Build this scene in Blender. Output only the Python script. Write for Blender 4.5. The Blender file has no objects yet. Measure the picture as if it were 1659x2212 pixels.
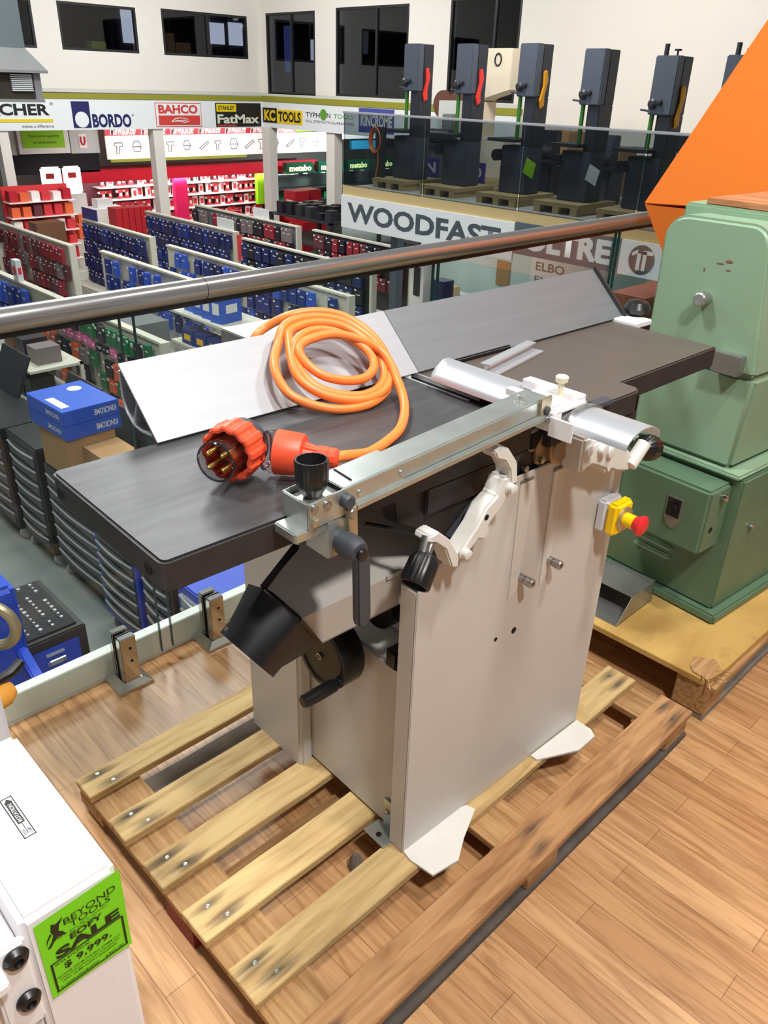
import bpy, bmesh, math, random
from mathutils import Vector, Matrix
R = random.Random(7)
SC = bpy.context.scene
COL = SC.collection
# ------------------------------------------------------------------ camera
cam = bpy.data.cameras.new('camera'); cam.sensor_fit = 'VERTICAL'; cam.sensor_height = 36.0
cam.lens = 1714.5 / 2212 * 36; cam.clip_start = 0.02; cam.clip_end = 100
co = bpy.data.objects.new('camera', cam); COL.objects.link(co); SC.camera = co
EYE = Vector((0, 0, 1.4387))
yaw, pit, rol = math.radians(45.013), math.radians(28.26), math.radians(1.842)
fw = Vector((math.cos(yaw)*math.cos(pit), math.sin(yaw)*math.cos(pit), -math.sin(pit)))
rt = Vector((math.sin(yaw), -math.cos(yaw), 0)); up = rt.cross(fw)
c_, s_ = math.cos(rol), math.sin(rol)
rt, up = rt*c_ + up*s_, up*c_ - rt*s_
co.matrix_world = Matrix(((rt.x, up.x, -fw.x, EYE.x), (rt.y, up.y, -fw.y, EYE.y), (rt.z, up.z, -fw.z, EYE.z), (0, 0, 0, 1)))
# ------------------------------------------------------------------ view, world, lights
SC.view_settings.view_transform = 'Standard'; SC.view_settings.look = 'None'
SC.view_settings.exposure = 0.0; SC.view_settings.gamma = 1.0; SC.view_settings.use_curve_mapping = False
wd = bpy.data.worlds.new('world'); SC.world = wd; wd.use_nodes = True
wd.node_tree.nodes['Background'].inputs[0].default_value = (0.94, 0.97, 1.0, 1)
wd.node_tree.nodes['Background'].inputs[1].default_value = 0.17

def area(name, loc, sx, sy, power, color=(1, 1, 1), target=None):
    l = bpy.data.lights.new(name, 'AREA'); l.shape = 'RECTANGLE'; l.size = sx; l.size_y = sy
    l.energy = power; l.color = color
    o = bpy.data.objects.new(name, l); COL.objects.link(o); o.location = loc
    if target is not None:
        o.rotation_euler = (Vector(target) - Vector(loc)).to_track_quat('-Z', 'Y').to_euler()
    return o
# the two fittings over the mezzanine
area('ceiling_lamp', (0.25, -1.1, 3.8), 0.22, 0.22, 100, (1, 0.96, 0.91), (0.9, 0.9, 0.4))
area('ceiling_lamp', (1.2, -0.35, 4.0), 0.3, 0.3, 64, (1, 0.96, 0.91), (1.1, 0.8, 0.2))
area('ceiling_lamp', (2.9, 0.3, 4.0), 0.4, 0.4, 28, (1, 0.95, 0.89), (1.8, 0.8, 0.2))
# high bays over the shop floor
area('ceiling_lamp', (0.15, 2.3, 4.3), 0.5, 0.5, 105, (1, 0.99, 0.97), (0.5, 1.2, 0.9))
for (lx, ly, pw) in ((3.2, 5.8, 190), (5.0, 11.0, 230), (9.0, 13.2, 240), (1.0, 7.5, 190)):
    area('high_bay_lamp', (lx, ly, 4.6), 1.2, 1.2, pw, (0.97, 1, 0.99))
area('wall_fill', (6.8, 13.4, 4.8), 2.5, 0.6, 165, (1, 0.99, 0.97), (8.2, 18.3, 1.2))  # unseen washer light added to brighten the left wall
area('wall_fill', (9.5, 14.6, 4.8), 0.6, 2.0, 80, (1, 0.98, 0.96), (13.5, 15.0, 1.4))  # second added washer, unseen, brightening the right wall
area('ceiling_lamp', (8.6, 6.5, 4.6), 1.4, 1.4, 280, (1, 0.96, 0.9), (13, 8, 1.5))
area('display_fill', (12.5, 19.6, 0.3), 5.0, 0.5, 70, (1, 0.96, 0.95), (12.5, 21.5, -2.0))
area('display_fill', (13.4, 21.3, -1.02), 7.0, 0.25, 75, (1, 0.95, 0.94), (13.4, 21.9, -2.2))  # light added beneath the canopy to brighten the red shelves
area('display_fill', (18.0, 19.4, 0.2), 3.0, 0.5, 130, (0.95, 1, 0.98), (18, 21.5, -1.6))
area('office_lamp', (10.6, 9.0, -0.42), 1.2, 2.0, 25, (0.95, 1, 0.98))

# ------------------------------------------------------------------ materials
def s2l(c):
    def f(v):
        v /= 255.0
        return v/12.92 if v <= 0.04045 else ((v+0.055)/1.055)**2.4
    return (f(c[0]), f(c[1]), f(c[2]), 1)
MATS = {}
def pm(name, rgb, rough=0.5, metal=0.0, var=0.0, scale=20.0, bump=0.0, stretch=None, emit=None, spec=0.5, rgb2=None, obj_rand=0.0, aniso=0.0, coat=0.0):
    m = bpy.data.materials.new(name); m.use_nodes = True
    nt = m.node_tree; b = nt.nodes['Principled BSDF']
    b.inputs['Base Color'].default_value = s2l(rgb)
    b.inputs['Roughness'].default_value = rough; b.inputs['Metallic'].default_value = metal
    b.inputs['Specular IOR Level'].default_value = spec
    if coat: b.inputs['Coat Weight'].default_value = coat
    if aniso: b.inputs['Anisotropic'].default_value = aniso
    if emit is not None:
        b.inputs['Emission Color'].default_value = s2l(rgb); b.inputs['Emission Strength'].default_value = emit
    if var or bump or rgb2 or obj_rand:
        tc = nt.nodes.new('ShaderNodeTexCoord'); mp = nt.nodes.new('ShaderNodeMapping')
        nt.links.new(tc.outputs['Object'], mp.inputs[0])
        if stretch: mp.inputs['Scale'].default_value = stretch
        n = nt.nodes.new('ShaderNodeTexNoise'); n.inputs['Scale'].default_value = scale; n.inputs['Detail'].default_value = 5
        nt.links.new(mp.outputs[0], n.inputs['Vector'])
        if var or rgb2 or obj_rand:
            rp = nt.nodes.new('ShaderNodeValToRGB'); rp.color_ramp.elements[0].position = 0.3; rp.color_ramp.elements[1].position = 0.7
            c1 = s2l(rgb2) if rgb2 else tuple(v*(1-var) for v in s2l(rgb)[:3]) + (1,)
            rp.color_ramp.elements[0].color = c1; rp.color_ramp.elements[1].color = s2l(rgb)
            nt.links.new(n.outputs['Fac'], rp.inputs[0]); out = rp.outputs[0]
            if obj_rand:
                oi = nt.nodes.new('ShaderNodeObjectInfo'); hs = nt.nodes.new('ShaderNodeHueSaturation')
                ma = nt.nodes.new('ShaderNodeMapRange'); ma.inputs[3].default_value = 1-obj_rand; ma.inputs[4].default_value = 1+obj_rand
                nt.links.new(oi.outputs['Random'], ma.inputs[0]); nt.links.new(ma.outputs[0], hs.inputs['Value'])
                nt.links.new(out, hs.inputs['Color']); out = hs.outputs[0]
            nt.links.new(out, b.inputs['Base Color'])
        if bump:
            bp = nt.nodes.new('ShaderNodeBump'); bp.inputs['Strength'].default_value = bump; bp.inputs['Distance'].default_value = 0.002
            nt.links.new(n.outputs['Fac'], bp.inputs['Height']); nt.links.new(bp.outputs[0], b.inputs['Normal'])
    MATS[name] = m
    return m
def glassy(name, tint, gloss=0.08, rough=0.02):
    m = bpy.data.materials.new(name); m.use_nodes = True; nt = m.node_tree
    nt.nodes.remove(nt.nodes['Principled BSDF']); out = nt.nodes['Material Output']
    t = nt.nodes.new('ShaderNodeBsdfTransparent'); t.inputs[0].default_value = tint + (1,)
    g = nt.nodes.new('ShaderNodeBsdfGlossy'); g.inputs['Roughness'].default_value = rough
    lw = nt.nodes.new('ShaderNodeLayerWeight'); lw.inputs[0].default_value = 0.25
    mm = nt.nodes.new('ShaderNodeMath'); mm.operation = 'MULTIPLY_ADD'; mm.inputs[1].default_value = 0.35; mm.inputs[2].default_value = gloss*0.25
    nt.links.new(lw.outputs['Fresnel'], mm.inputs[0])
    x = nt.nodes.new('ShaderNodeMixShader'); nt.links.new(mm.outputs[0], x.inputs[0])
    nt.links.new(t.outputs[0], x.inputs[1]); nt.links.new(g.outputs[0], x.inputs[2]); nt.links.new(x.outputs[0], out.inputs[0])
    MATS[name] = m
    return m
def wood(name, light, dark, scale=6.0, stretch=(1, 9, 9), stain=None, obj_rand=0.12, dirt=0.0):
    """sawn pallet timber: long grain along local x, optional black nail stains near the board ends"""
    m = bpy.data.materials.new(name); m.use_nodes = True; nt = m.node_tree; b = nt.nodes['Principled BSDF']
    b.inputs['Roughness'].default_value = 0.75; b.inputs['Specular IOR Level'].default_value = 0.25
    N = nt.nodes.new; L = nt.links.new
    tc = N('ShaderNodeTexCoord'); oi = N('ShaderNodeObjectInfo')
    ad = N('ShaderNodeVectorMath'); ad.operation = 'ADD'
    sc = N('ShaderNodeVectorMath'); sc.operation = 'SCALE'; sc.inputs['Scale'].default_value = 13.0
    cb = N('ShaderNodeCombineXYZ')
    for i in range(3): L(oi.outputs['Random'], cb.inputs[i])
    L(cb.outputs[0], sc.inputs[0]); L(tc.outputs['Object'], ad.inputs[0]); L(sc.outputs[0], ad.inputs[1])
    mp = N('ShaderNodeMapping'); mp.inputs['Scale'].default_value = stretch; L(ad.outputs[0], mp.inputs[0])
    n = N('ShaderNodeTexNoise'); n.inputs['Scale'].default_value = scale; n.inputs['Detail'].default_value = 7; n.inputs['Distortion'].default_value = 0.6
    L(mp.outputs[0], n.inputs['Vector'])
    rp = N('ShaderNodeValToRGB'); rp.color_ramp.elements[0].position = 0.32; rp.color_ramp.elements[1].position = 0.62
    rp.color_ramp.elements[0].color = s2l(dark); rp.color_ramp.elements[1].color = s2l(light)
    L(n.outputs['Fac'], rp.inputs[0]); out = rp.outputs[0]
    n2 = N('ShaderNodeTexNoise'); n2.inputs['Scale'].default_value = 9; n2.inputs['Detail'].default_value = 6; L(ad.outputs[0], n2.inputs['Vector'])
    r2 = N('ShaderNodeValToRGB'); r2.color_ramp.elements[0].position = 0.6; r2.color_ramp.elements[1].position = 0.78
    r2.color_ramp.elements[0].color = (0, 0, 0, 1); r2.color_ramp.elements[1].color = (dirt, dirt, dirt, 1); L(n2.outputs['Fac'], r2.inputs[0])
    mx = N('ShaderNodeMixRGB'); mx.inputs[2].default_value = s2l((70, 52, 40)); L(r2.outputs[0], mx.inputs[0]); L(out, mx.inputs[1]); out = mx.outputs[0]
    hs = N('ShaderNodeHueSaturation'); ma = N('ShaderNodeMapRange'); ma.inputs[3].default_value = 1-obj_rand; ma.inputs[4].default_value = 1+obj_rand
    L(oi.outputs['Random'], ma.inputs[0]); L(ma.outputs[0], hs.inputs['Value']); L(out, hs.inputs['Color']); out = hs.outputs[0]
    if stain:
        for (sx, sy) in stain:
            mp2 = N('ShaderNodeMapping'); mp2.inputs['Location'].default_value = (-sx*10, -sy*32, 0); mp2.inputs['Scale'].default_value = (10, 32, 0)
            L(tc.outputs['Object'], mp2.inputs[0])
            ln = N('ShaderNodeVectorMath'); ln.operation = 'LENGTH'; L(mp2.outputs[0], ln.inputs[0])
            a = N('ShaderNodeMath'); a.operation = 'MULTIPLY_ADD'; a.inputs[1].default_value = 0.9; L(n.outputs['Fac'], a.inputs[0]); L(ln.outputs['Value'], a.inputs[2])
            mr = N('ShaderNodeMapRange'); mr.inputs[1].default_value = 0.45; mr.inputs[2].default_value = 0.95; mr.inputs[3].default_value = 0.85; mr.inputs[4].default_value = 0.0
            L(a.outputs[0], mr.inputs[0])
            m2 = N('ShaderNodeMixRGB'); m2.inputs[2].default_value = s2l((46, 44, 46)); L(mr.outputs[0], m2.inputs[0]); L(out, m2.inputs[1]); out = m2.outputs[0]
    L(out, b.inputs['Base Color'])
    bp = N('ShaderNodeBump'); bp.inputs['Strength'].default_value = 0.35; bp.inputs['Distance'].default_value = 0.001
    L(n.outputs['Fac'], bp.inputs['Height']); L(bp.outputs[0], b.inputs['Normal'])
    MATS[name] = m
    return m
def planks(name):
    """laminate floor: staggered strips running along y"""
    m = bpy.data.materials.new(name); m.use_nodes = True; nt = m.node_tree; b = nt.nodes['Principled BSDF']
    N = nt.nodes.new; L = nt.links.new
    tc = N('ShaderNodeTexCoord'); mp = N('ShaderNodeMapping'); mp.inputs['Rotation'].default_value = (0, 0, math.radians(90))
    L(tc.outputs['Object'], mp.inputs[0])
    br = N('ShaderNodeTexBrick'); br.inputs['Scale'].default_value = 1.0; br.inputs['Brick Width'].default_value = 0.42; br.inputs['Row Height'].default_value = 0.066
    br.inputs['Mortar Size'].default_value = 0.0006; br.offset = 0.37; br.inputs['Bias'].default_value = 0.0; br.inputs['Mortar Smooth'].default_value = 0.2
    br.inputs['Color1'].default_value = s2l((184, 138, 94)); br.inputs['Color2'].default_value = s2l((206, 162, 116)); br.inputs['Mortar'].default_value = s2l((120, 82, 52))
    L(mp.outputs[0], br.inputs['Vector'])
    m2 = N('ShaderNodeMapping'); m2.inputs['Scale'].default_value = (30, 2.2, 1); L(tc.outputs['Object'], m2.inputs[0])
    # per strip offset of the grain
    sp = N('ShaderNodeSeparateXYZ'); L(tc.outputs['Object'], sp.inputs[0])
    fl = N('ShaderNodeMath'); fl.operation = 'DIVIDE'; fl.inputs[1].default_value = 0.066; L(sp.outputs[0], fl.inputs[0])
    fo = N('ShaderNodeMath'); fo.operation = 'FLOOR'; L(fl.outputs[0], fo.inputs[0])
    mu = N('ShaderNodeMath'); mu.operation = 'MULTIPLY'; mu.inputs[1].default_value = 3.7; L(fo.outputs[0], mu.inputs[0])
    cb = N('ShaderNodeCombineXYZ'); L(mu.outputs[0], cb.inputs[1]); L(mu.outputs[0], cb.inputs[2])
    av = N('ShaderNodeVectorMath'); av.operation = 'ADD'; L(m2.outputs[0], av.inputs[0]); L(cb.outputs[0], av.inputs[1])
    n = N('ShaderNodeTexNoise'); n.inputs['Scale'].default_value = 1.3; n.inputs['Detail'].default_value = 7; n.inputs['Distortion'].default_value = 1.4; n.inputs['Roughness'].default_value = 0.6
    L(av.outputs[0], n.inputs['Vector'])
    rp = N('ShaderNodeValToRGB'); rp.color_ramp.elements[0].position = 0.36; rp.color_ramp.elements[1].position = 0.56
    rp.color_ramp.elements[0].color = (0.44, 0.33, 0.25, 1); rp.color_ramp.elements[1].color = (1, 1, 1, 1); L(n.outputs['Fac'], rp.inputs[0])
    mx = N('ShaderNodeMixRGB'); mx.blend_type = 'MULTIPLY'; mx.inputs[0].default_value = 0.62; L(br.outputs['Color'], mx.inputs[1]); L(rp.outputs[0], mx.inputs[2])
    L(mx.outputs[0], b.inputs['Base Color'])
    b.inputs['Roughness'].default_value = 0.32; b.inputs['Specular IOR Level'].default_value = 0.4
    MATS[name] = m
    return m

planks('laminate_planks')
wood('pallet_pine', (206, 178, 126), (180, 147, 98), stain=((-0.566, 0.018), (-0.548, -0.02), (0.57, 0.016), (0.555, -0.018)), dirt=0.35)
wood('pallet_brown', (188, 144, 100), (144, 102, 66), stain=((0.57, 0.016), (0.545, -0.02), (0.02, 0.018), (0.0, -0.02), (-0.56, 0.0)), dirt=0.55)
wood('pallet_block', (184, 146, 100), (146, 108, 68), stretch=(1, 14, 14), dirt=0.2)
wood('plywood_yellow', (208, 172, 100), (178, 140, 78), scale=3.0, stretch=(1, 2, 2), dirt=0.5)
wood('board_brown', (190, 132, 92), (160, 104, 66), stretch=(9, 1, 9), dirt=0.1)
pm('red_paint', (140, 34, 40), 0.6, var=0.3, scale=30)
pm('dirty_grey_board', (148, 138, 126), 0.8, var=0.4, scale=14)
pm('shaded_board', (96, 88, 82), 0.8, var=0.4, scale=14)  # bottom board with the shade under the slats painted into its colour
pm('cast_table', (88, 88, 90), 0.46, 0.5, var=0.3, scale=9, stretch=(1, 6, 1), bump=0.05)
pm('cast_table_out', (116, 107, 100), 0.46, 0.55, var=0.12, scale=6)
pm('cast_side', (50, 47, 48), 0.55, 0.1, var=0.2, scale=40, bump=0.08)
pm('machine_white', (202, 199, 194), 0.42, var=0.06, scale=5, bump=0.03)
pm('machine_edge', (212, 208, 200), 0.5)
pm('hood_grey', (186, 181, 175), 0.42, var=0.05, scale=7)
pm('black_plastic', (24, 24, 25), 0.35)
pm('chute_black', (26, 26, 29), 0.34)
pm('lever_grey', (62, 66, 74), 0.5)
pm('zinc', (198, 204, 200), 0.34, 0.8, var=0.16, scale=28)
pm('zinc_warm', (196, 186, 156), 0.36, 0.75, var=0.2, scale=24)
pm('aluminium', (214, 218, 224), 0.36, 0.7, var=0.05, scale=2, stretch=(1, 30, 1))
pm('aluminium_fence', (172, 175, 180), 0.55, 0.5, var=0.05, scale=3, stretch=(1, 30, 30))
pm('fence_shaded', (126, 130, 135), 0.55, 0.5, var=0.10, scale=4, stretch=(1, 14, 14))  # shaded copy of the fence aluminium, dimmer reflection painted into its grey
pm('steel_bolt', (170, 168, 164), 0.3, 0.9)
pm('painted_casting', (222, 220, 214), 0.45, var=0.05, scale=60, bump=0.2)
pm('white_part', (232, 232, 234), 0.4)
pm('nylon', (222, 212, 182), 0.5)
pm('dark_void', (10, 10, 11), 0.9)
pm('slot_line', (120, 112, 104), 0.6)
pm('bearing_tan', (176, 150, 118), 0.4, 0.5, var=0.15, scale=20)
pm('estop_grey', (206, 208, 214), 0.45)
pm('estop_yellow', (255, 214, 0), 0.4)
pm('estop_red', (226, 44, 50), 0.4)
pm('cable_orange', (246, 134, 62), 0.38)
pm('plug_orange', (242, 84, 50), 0.42)
pm('brass', (214, 176, 96), 0.25, 1.0)
glassy('clear_plastic', (0.86, 0.86, 0.88), 0.3, 0.04)
pm('chrome', (200, 198, 194), 0.12, 1.0)
pm('rail_steel', (168, 167, 166), 0.24, 0.8)
pm('worn_edge', (176, 174, 172), 0.3, 0.8, var=0.3, scale=60)
glassy('smoke_rim', (0.42, 0.42, 0.48), 0.5, 0.05)
glassy('pane_glass', (0.93, 0.965, 0.95), 0.06)
glassy('pane_glass_smoke', (0.52, 0.56, 0.58), 0.10)
pm('glass_edge', (16, 58, 52), 0.15)
glassy('glass_edge_far', (0.3, 0.45, 0.42), 0.2)
pm('kerb_white', (226, 230, 224), 0.5)
pm('wall_white', (226, 221, 213), 0.85, var=0.02, scale=2)
pm('wall_grey', (200, 200, 196), 0.85)
pm('concrete', (140, 148, 146), 0.4, var=0.10, scale=1.6)
pm('sander_white', (240, 238, 240), 0.4, bump=0.12, scale=160)
pm('sticker_white', (236, 236, 236), 0.5)
pm('ink', (18, 18, 16), 0.6)
pm('tag_green', (126, 222, 22), 0.55)
pm('tag_ink', (30, 34, 10), 0.6)
pm('green_paint', (138, 168, 140), 0.42, var=0.10, scale=7, bump=0.05)
pm('green_dark', (96, 126, 100), 0.42, var=0.12, scale=9, bump=0.06)
pm('rust_chip', (126, 84, 68), 0.8)
pm('orange_paint', (252, 134, 46), 0.5)
pm('rust_brown', (92, 52, 38), 0.6)
pm('galv_sheet', (176, 176, 174), 0.32, 0.8, var=0.2, scale=12)
pm('crate_wood', (196, 172, 122), 0.7)
pm('ring_metal', (150, 142, 112), 0.45, 0.6)
pm('glove_yellow', (224, 156, 60), 0.6)
# ------------------------------------------------------------------ mesh helpers
ORG = {}
class MB:
    def __init__(s): s.bm = bmesh.new(); s.mi = 0
    def _f(s, vs, smooth=False):
        try:
            f = s.bm.faces.new(vs); f.material_index = s.mi; return f
        except ValueError: return None
    def hexa(s, p):
        v = [s.bm.verts.new(q) for q in p]
        for a in ((0, 3, 2, 1), (4, 5, 6, 7), (0, 1, 5, 4), (1, 2, 6, 5), (2, 3, 7, 6), (3, 0, 4, 7)): s._f([v[i] for i in a])
        return s
    def box(s, x0, x1, y0, y1, z0, z1):
        return s.hexa([(x0, y0, z0), (x1, y0, z0), (x1, y1, z0), (x0, y1, z0), (x0, y0, z1), (x1, y0, z1), (x1, y1, z1), (x0, y1, z1)])
    def obox(s, c, ax, ay, az):
        c, ax, ay, az = Vector(c), Vector(ax), Vector(ay), Vector(az)
        return s.hexa([c-ax-ay-az, c+ax-ay-az, c+ax+ay-az, c-ax+ay-az, c-ax-ay+az, c+ax-ay+az, c+ax+ay+az, c-ax+ay+az])
    def bar(s, p0, p1, w, h, upv=(0, 0, 1)):
        p0, p1 = Vector(p0), Vector(p1); d = (p1-p0); n = d.normalized(); u = Vector(upv); sd = n.cross(u).normalized(); u = sd.cross(n)
        return s.obox((p0+p1)/2, d/2, sd*w/2, u*h/2)
    def frame(s, d):
        d = Vector(d).normalized(); a = Vector((0, 0, 1)) if abs(d.z) < 0.9 else Vector((1, 0, 0))
        x = d.cross(a).normalized(); return x, d.cross(x)
    def lathe(s, p0, d, prof, n=24, flute=0, fd=0.0, cap0=True, cap1=True):
        p0 = Vector(p0); d = Vector(d).normalized(); x, y = s.frame(d); rings = []
        for (r, t) in prof:
            ring = []
            for i in range(n):
                a = 2*math.pi*i/n
                rr = r*(1 - (fd if flute and (i*flute*2//n) % 2 else 0))
                ring.append(s.bm.verts.new(p0 + d*t + (x*math.cos(a)+y*math.sin(a))*rr))
            rings.append(ring)
        for a, b in zip(rings, rings[1:]):
            for i in range(n): s._f([a[i], a[(i+1) % n], b[(i+1) % n], b[i]])
        if cap0: s._f(list(reversed(rings[0])))
        if cap1: s._f(rings[-1])
        return s
    def cyl(s, p0, p1, r0, r1=None, n=20):
        p0, p1 = Vector(p0), Vector(p1); L = (p1-p0).length
        return s.lathe(p0, p1-p0, [(r0, 0), (r0 if r1 is None else r1, L)], n)
    def tube(s, pts, r, n=8, closed=False):
        pts = [Vector(p) for p in pts]; rings = []; m = len(pts); pv = None
        for i, p in enumerate(pts):
            if closed: d = pts[(i+1) % m]-pts[i-1]
            else: d = pts[min(i+1, m-1)]-pts[max(i-1, 0)]
            d.normalize()
            if pv is None: x, _ = s.frame(d)
            else: x = (pv - d*pv.dot(d)).normalized()
            pv = x; y = d.cross(x)
            rings.append([s.bm.verts.new(p+(x*math.cos(2*math.pi*k/n)+y*math.sin(2*math.pi*k/n))*r) for k in range(n)])
        for i in range(m if closed else m-1):
            a, b = rings[i], rings[(i+1) % m]
            for k in range(n): s._f([a[k], a[(k+1) % n], b[(k+1) % n], b[k]])
        if not closed: s._f(list(reversed(rings[0]))); s._f(rings[-1])
        return s
    def prism(s, poly, ext):
        ext = Vector(ext); a = [s.bm.verts.new(Vector(p)) for p in poly]; b = [s.bm.verts.new(Vector(p)+ext) for p in poly]
        s._f(a); s._f(list(reversed(b))); k = len(a)
        for i in range(k): s._f([a[i], b[i], b[(i+1) % k], a[(i+1) % k]])
        return s
    def sheet(s, prof, ext, th, nrm_side=1):
        """thin bent sheet: open profile (list of 3d points) extruded along ext with thickness th"""
        P = [Vector(p) for p in prof]; e = Vector(ext).normalized(); off = []
        for i in range(len(P)):
            d = (P[min(i+1, len(P)-1)]-P[max(i-1, 0)]).normalized(); off.append(P[i]+d.cross(e)*th*nrm_side)
        return s.prism(P+list(reversed(off)), ext)
    def loft(s, rings, cap0=True, cap1=True):
        V = [[s.bm.verts.new(Vector(p)) for p in r] for r in rings]; n = len(V[0])
        for a, b in zip(V, V[1:]):
            for i in range(n): s._f([a[i], a[(i+1) % n], b[(i+1) % n], b[i]])
        if cap0: s._f(list(reversed(V[0])))
        if cap1: s._f(V[-1])
        return s
    def ball(s, c, r, n=12, sz=1.0):
        return s.lathe(Vector(c)-Vector((0, 0, r*sz)), (0, 0, 1), [(max(r*math.sin(math.pi*i/n), 1e-4), r*sz*(1-math.cos(math.pi*i/n))) for i in range(n+1)], 2*n)
    def build(s, name, mat, parent=None, bevel=0.0, seg=2, smooth=True, org=None, angle=35, kind=None, top=False):
        bm = s.bm
        bmesh.ops.recalc_face_normals(bm, faces=bm.faces[:])
        if top:
            bm.normal_update()
            for f in bm.faces: f.material_index = 1 if f.normal.z > 0.5 else 0
        if bevel:
            ed = [e for e in bm.edges if len(e.link_faces) == 2 and e.calc_face_angle(0) > math.radians(30)]
            bmesh.ops.bevel(bm, geom=ed, offset=bevel, segments=seg, affect='EDGES', clamp_overlap=True)
            if top:
                bm.normal_update()
                for f in bm.faces: f.material_index = 1 if f.normal.z > 0.97 else (2 if f.normal.z > 0.2 else 0)
        if parent is not None and org is None: org = ORG.get(parent.name, Vector((0, 0, 0)))
        if org is not None:
            org = Vector(org)
            for v in bm.verts: v.co -= org
        me = bpy.data.meshes.new(name); bm.to_mesh(me); bm.free()
        for mname in (mat if isinstance(mat, (list, tuple)) else [mat]): me.materials.append(MATS[mname])
        if smooth:
            me.polygons.foreach_set('use_smooth', [True]*len(me.polygons)); me.set_sharp_from_angle(angle=math.radians(angle))
        return link(name, me, parent, org, kind)
def link(name, me, parent=None, org=None, kind=None):
    o = bpy.data.objects.new(name, me); COL.objects.link(o)
    if parent is not None: o.parent = parent
    elif org is not None: o.location = org
    if org is not None: ORG[o.name] = Vector(org)
    if kind: o['kind'] = kind
    return o
def tag(o, label, cat, group=None, kind=None):
    o['label'] = label; o['category'] = cat
    if group: o['group'] = group
    if kind: o['kind'] = kind
    return o
def thing(name, label, cat, loc, rz=0.0, group=None):
    """an Empty at the thing's base; its parts are given in the thing's own (rotated) frame"""
    o = bpy.data.objects.new(name, None); COL.objects.link(o); o.empty_display_size = 0.05
    o.location = Matrix.Rotation(rz, 3, 'Z') @ Vector(loc); o.rotation_euler = (0, 0, rz)
    ORG[o.name] = Vector(loc)
    return tag(o, label, cat, group)
def dup(o, loc=None, rz=None, parent=None):
    c = o.copy(); COL.objects.link(c)
    if parent is not None: c.parent = parent
    if loc is not None: c.location = loc
    if rz is not None: c.rotation_euler = (0, 0, rz)
    for ch in o.children: dup(ch, parent=c)
    return c
def text(body, mat, parent, O, U, V, bold=0.0, shear=0.0, n=None, lift=0.0015, name='lettering', spacing=1.0, kind=None):
    """writing fitted into the parallelogram O, U (reading direction), V (up)"""
    cu = bpy.data.curves.new('t', 'FONT'); cu.body = body; cu.offset = bold; cu.shear = shear; cu.resolution_u = 3; cu.space_character = spacing
    cu.fill_mode = 'FRONT' if hasattr(cu, 'fill_mode') else 'BOTH'
    ob = bpy.data.objects.new('t', cu); COL.objects.link(ob)
    dg = bpy.context.evaluated_depsgraph_get(); me = bpy.data.meshes.new_from_object(ob.evaluated_get(dg))
    bpy.data.objects.remove(ob); bpy.data.curves.remove(cu)
    xs = [v.co.x for v in me.vertices]; ys = [v.co.y for v in me.vertices]
    x0, x1, y0, y1 = min(xs), max(xs), min(ys), max(ys)
    O, U, V = Vector(O), Vector(U), Vector(V); N = U.cross(V).normalized()
    og = ORG.get(parent.name, Vector((0, 0, 0)))
    for v in me.vertices: v.co = O + U*((v.co.x-x0)/(x1-x0)) + V*((v.co.y-y0)/(y1-y0)) + N*lift - og
    me.materials.clear(); me.materials.append(MATS[mat]); me.name = name
    return link(name, me, parent, og)
def flat(name, mat, parent, pts, ext, **k):
    return MB().prism(pts, ext).build(name, mat, parent, smooth=False, **k)

# ------------------------------------------------------------------ the setting
GZ = -2.6
MB().box(-2.5, 6.0, -2.5, 1.70, -0.25, 0).build('floor', 'laminate_planks', kind='structure', smooth=False)
MB().box(-2.5, 6.0, 1.70, 1.735, -0.27, 0.082).build('trim_1', 'kerb_white', kind='structure', bevel=0.002)
MB().box(-4, 24, -2, 27, GZ-0.1, GZ).build('floor', 'concrete', kind='structure', smooth=False)
MB().box(9.05, 13.5, -2.5, 10.17, -0.25, 0).build('floor', 'wall_grey', kind='structure', smooth=False)
def wall_with_holes(name, axis, c, a0, a1, z0, z1, holes, th=0.18, mat='wall_white'):
    """wall in the plane axis=c (thickness away from the viewer) with rectangular openings"""
    m = MB(); hs = sorted(holes); cur = a0
    def put(p, q, r, s):
        if q-p < 1e-4 or s-r < 1e-4: return
        if axis == 'y': m.box(p, q, c, c+th, r, s)
        else: m.box(c, c+th, p, q, r, s)
    for (h0, h1, g0, g1) in hs:
        put(cur, h0, z0, z1); put(h0, h1, z0, g0); put(h0, h1, g1, z1); cur = h1
    put(cur, a1, z0, z1)
    return m.build(name, mat, kind='structure', smooth=False)
WX, WY = 13.5, 18.3
winA = [(5.3, 7.92, 1.9, 2.76), (8.45, 10.2, 1.9, 2.76), (10.82, 13.12, 1.9, 2.79)]
winB = [(10.4, 12.12, 1.2, 2.95), (13.24, 15.5, 1.19, 2.90), (16.22, 18.06, 1.17, 2.87)]
wall_with_holes('wall_left', 'y', WY, -4, WX+0.18, 1.19, 4.6, winA)
wall_with_holes('wall_right', 'x', WX, -2.5, WY, 1.19, 4.6, winB)
MB().box(WX, WX+0.18, -2.5, 10.17, GZ, 1.19).build('wall_right', 'wall_white', kind='structure', smooth=False)
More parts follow.
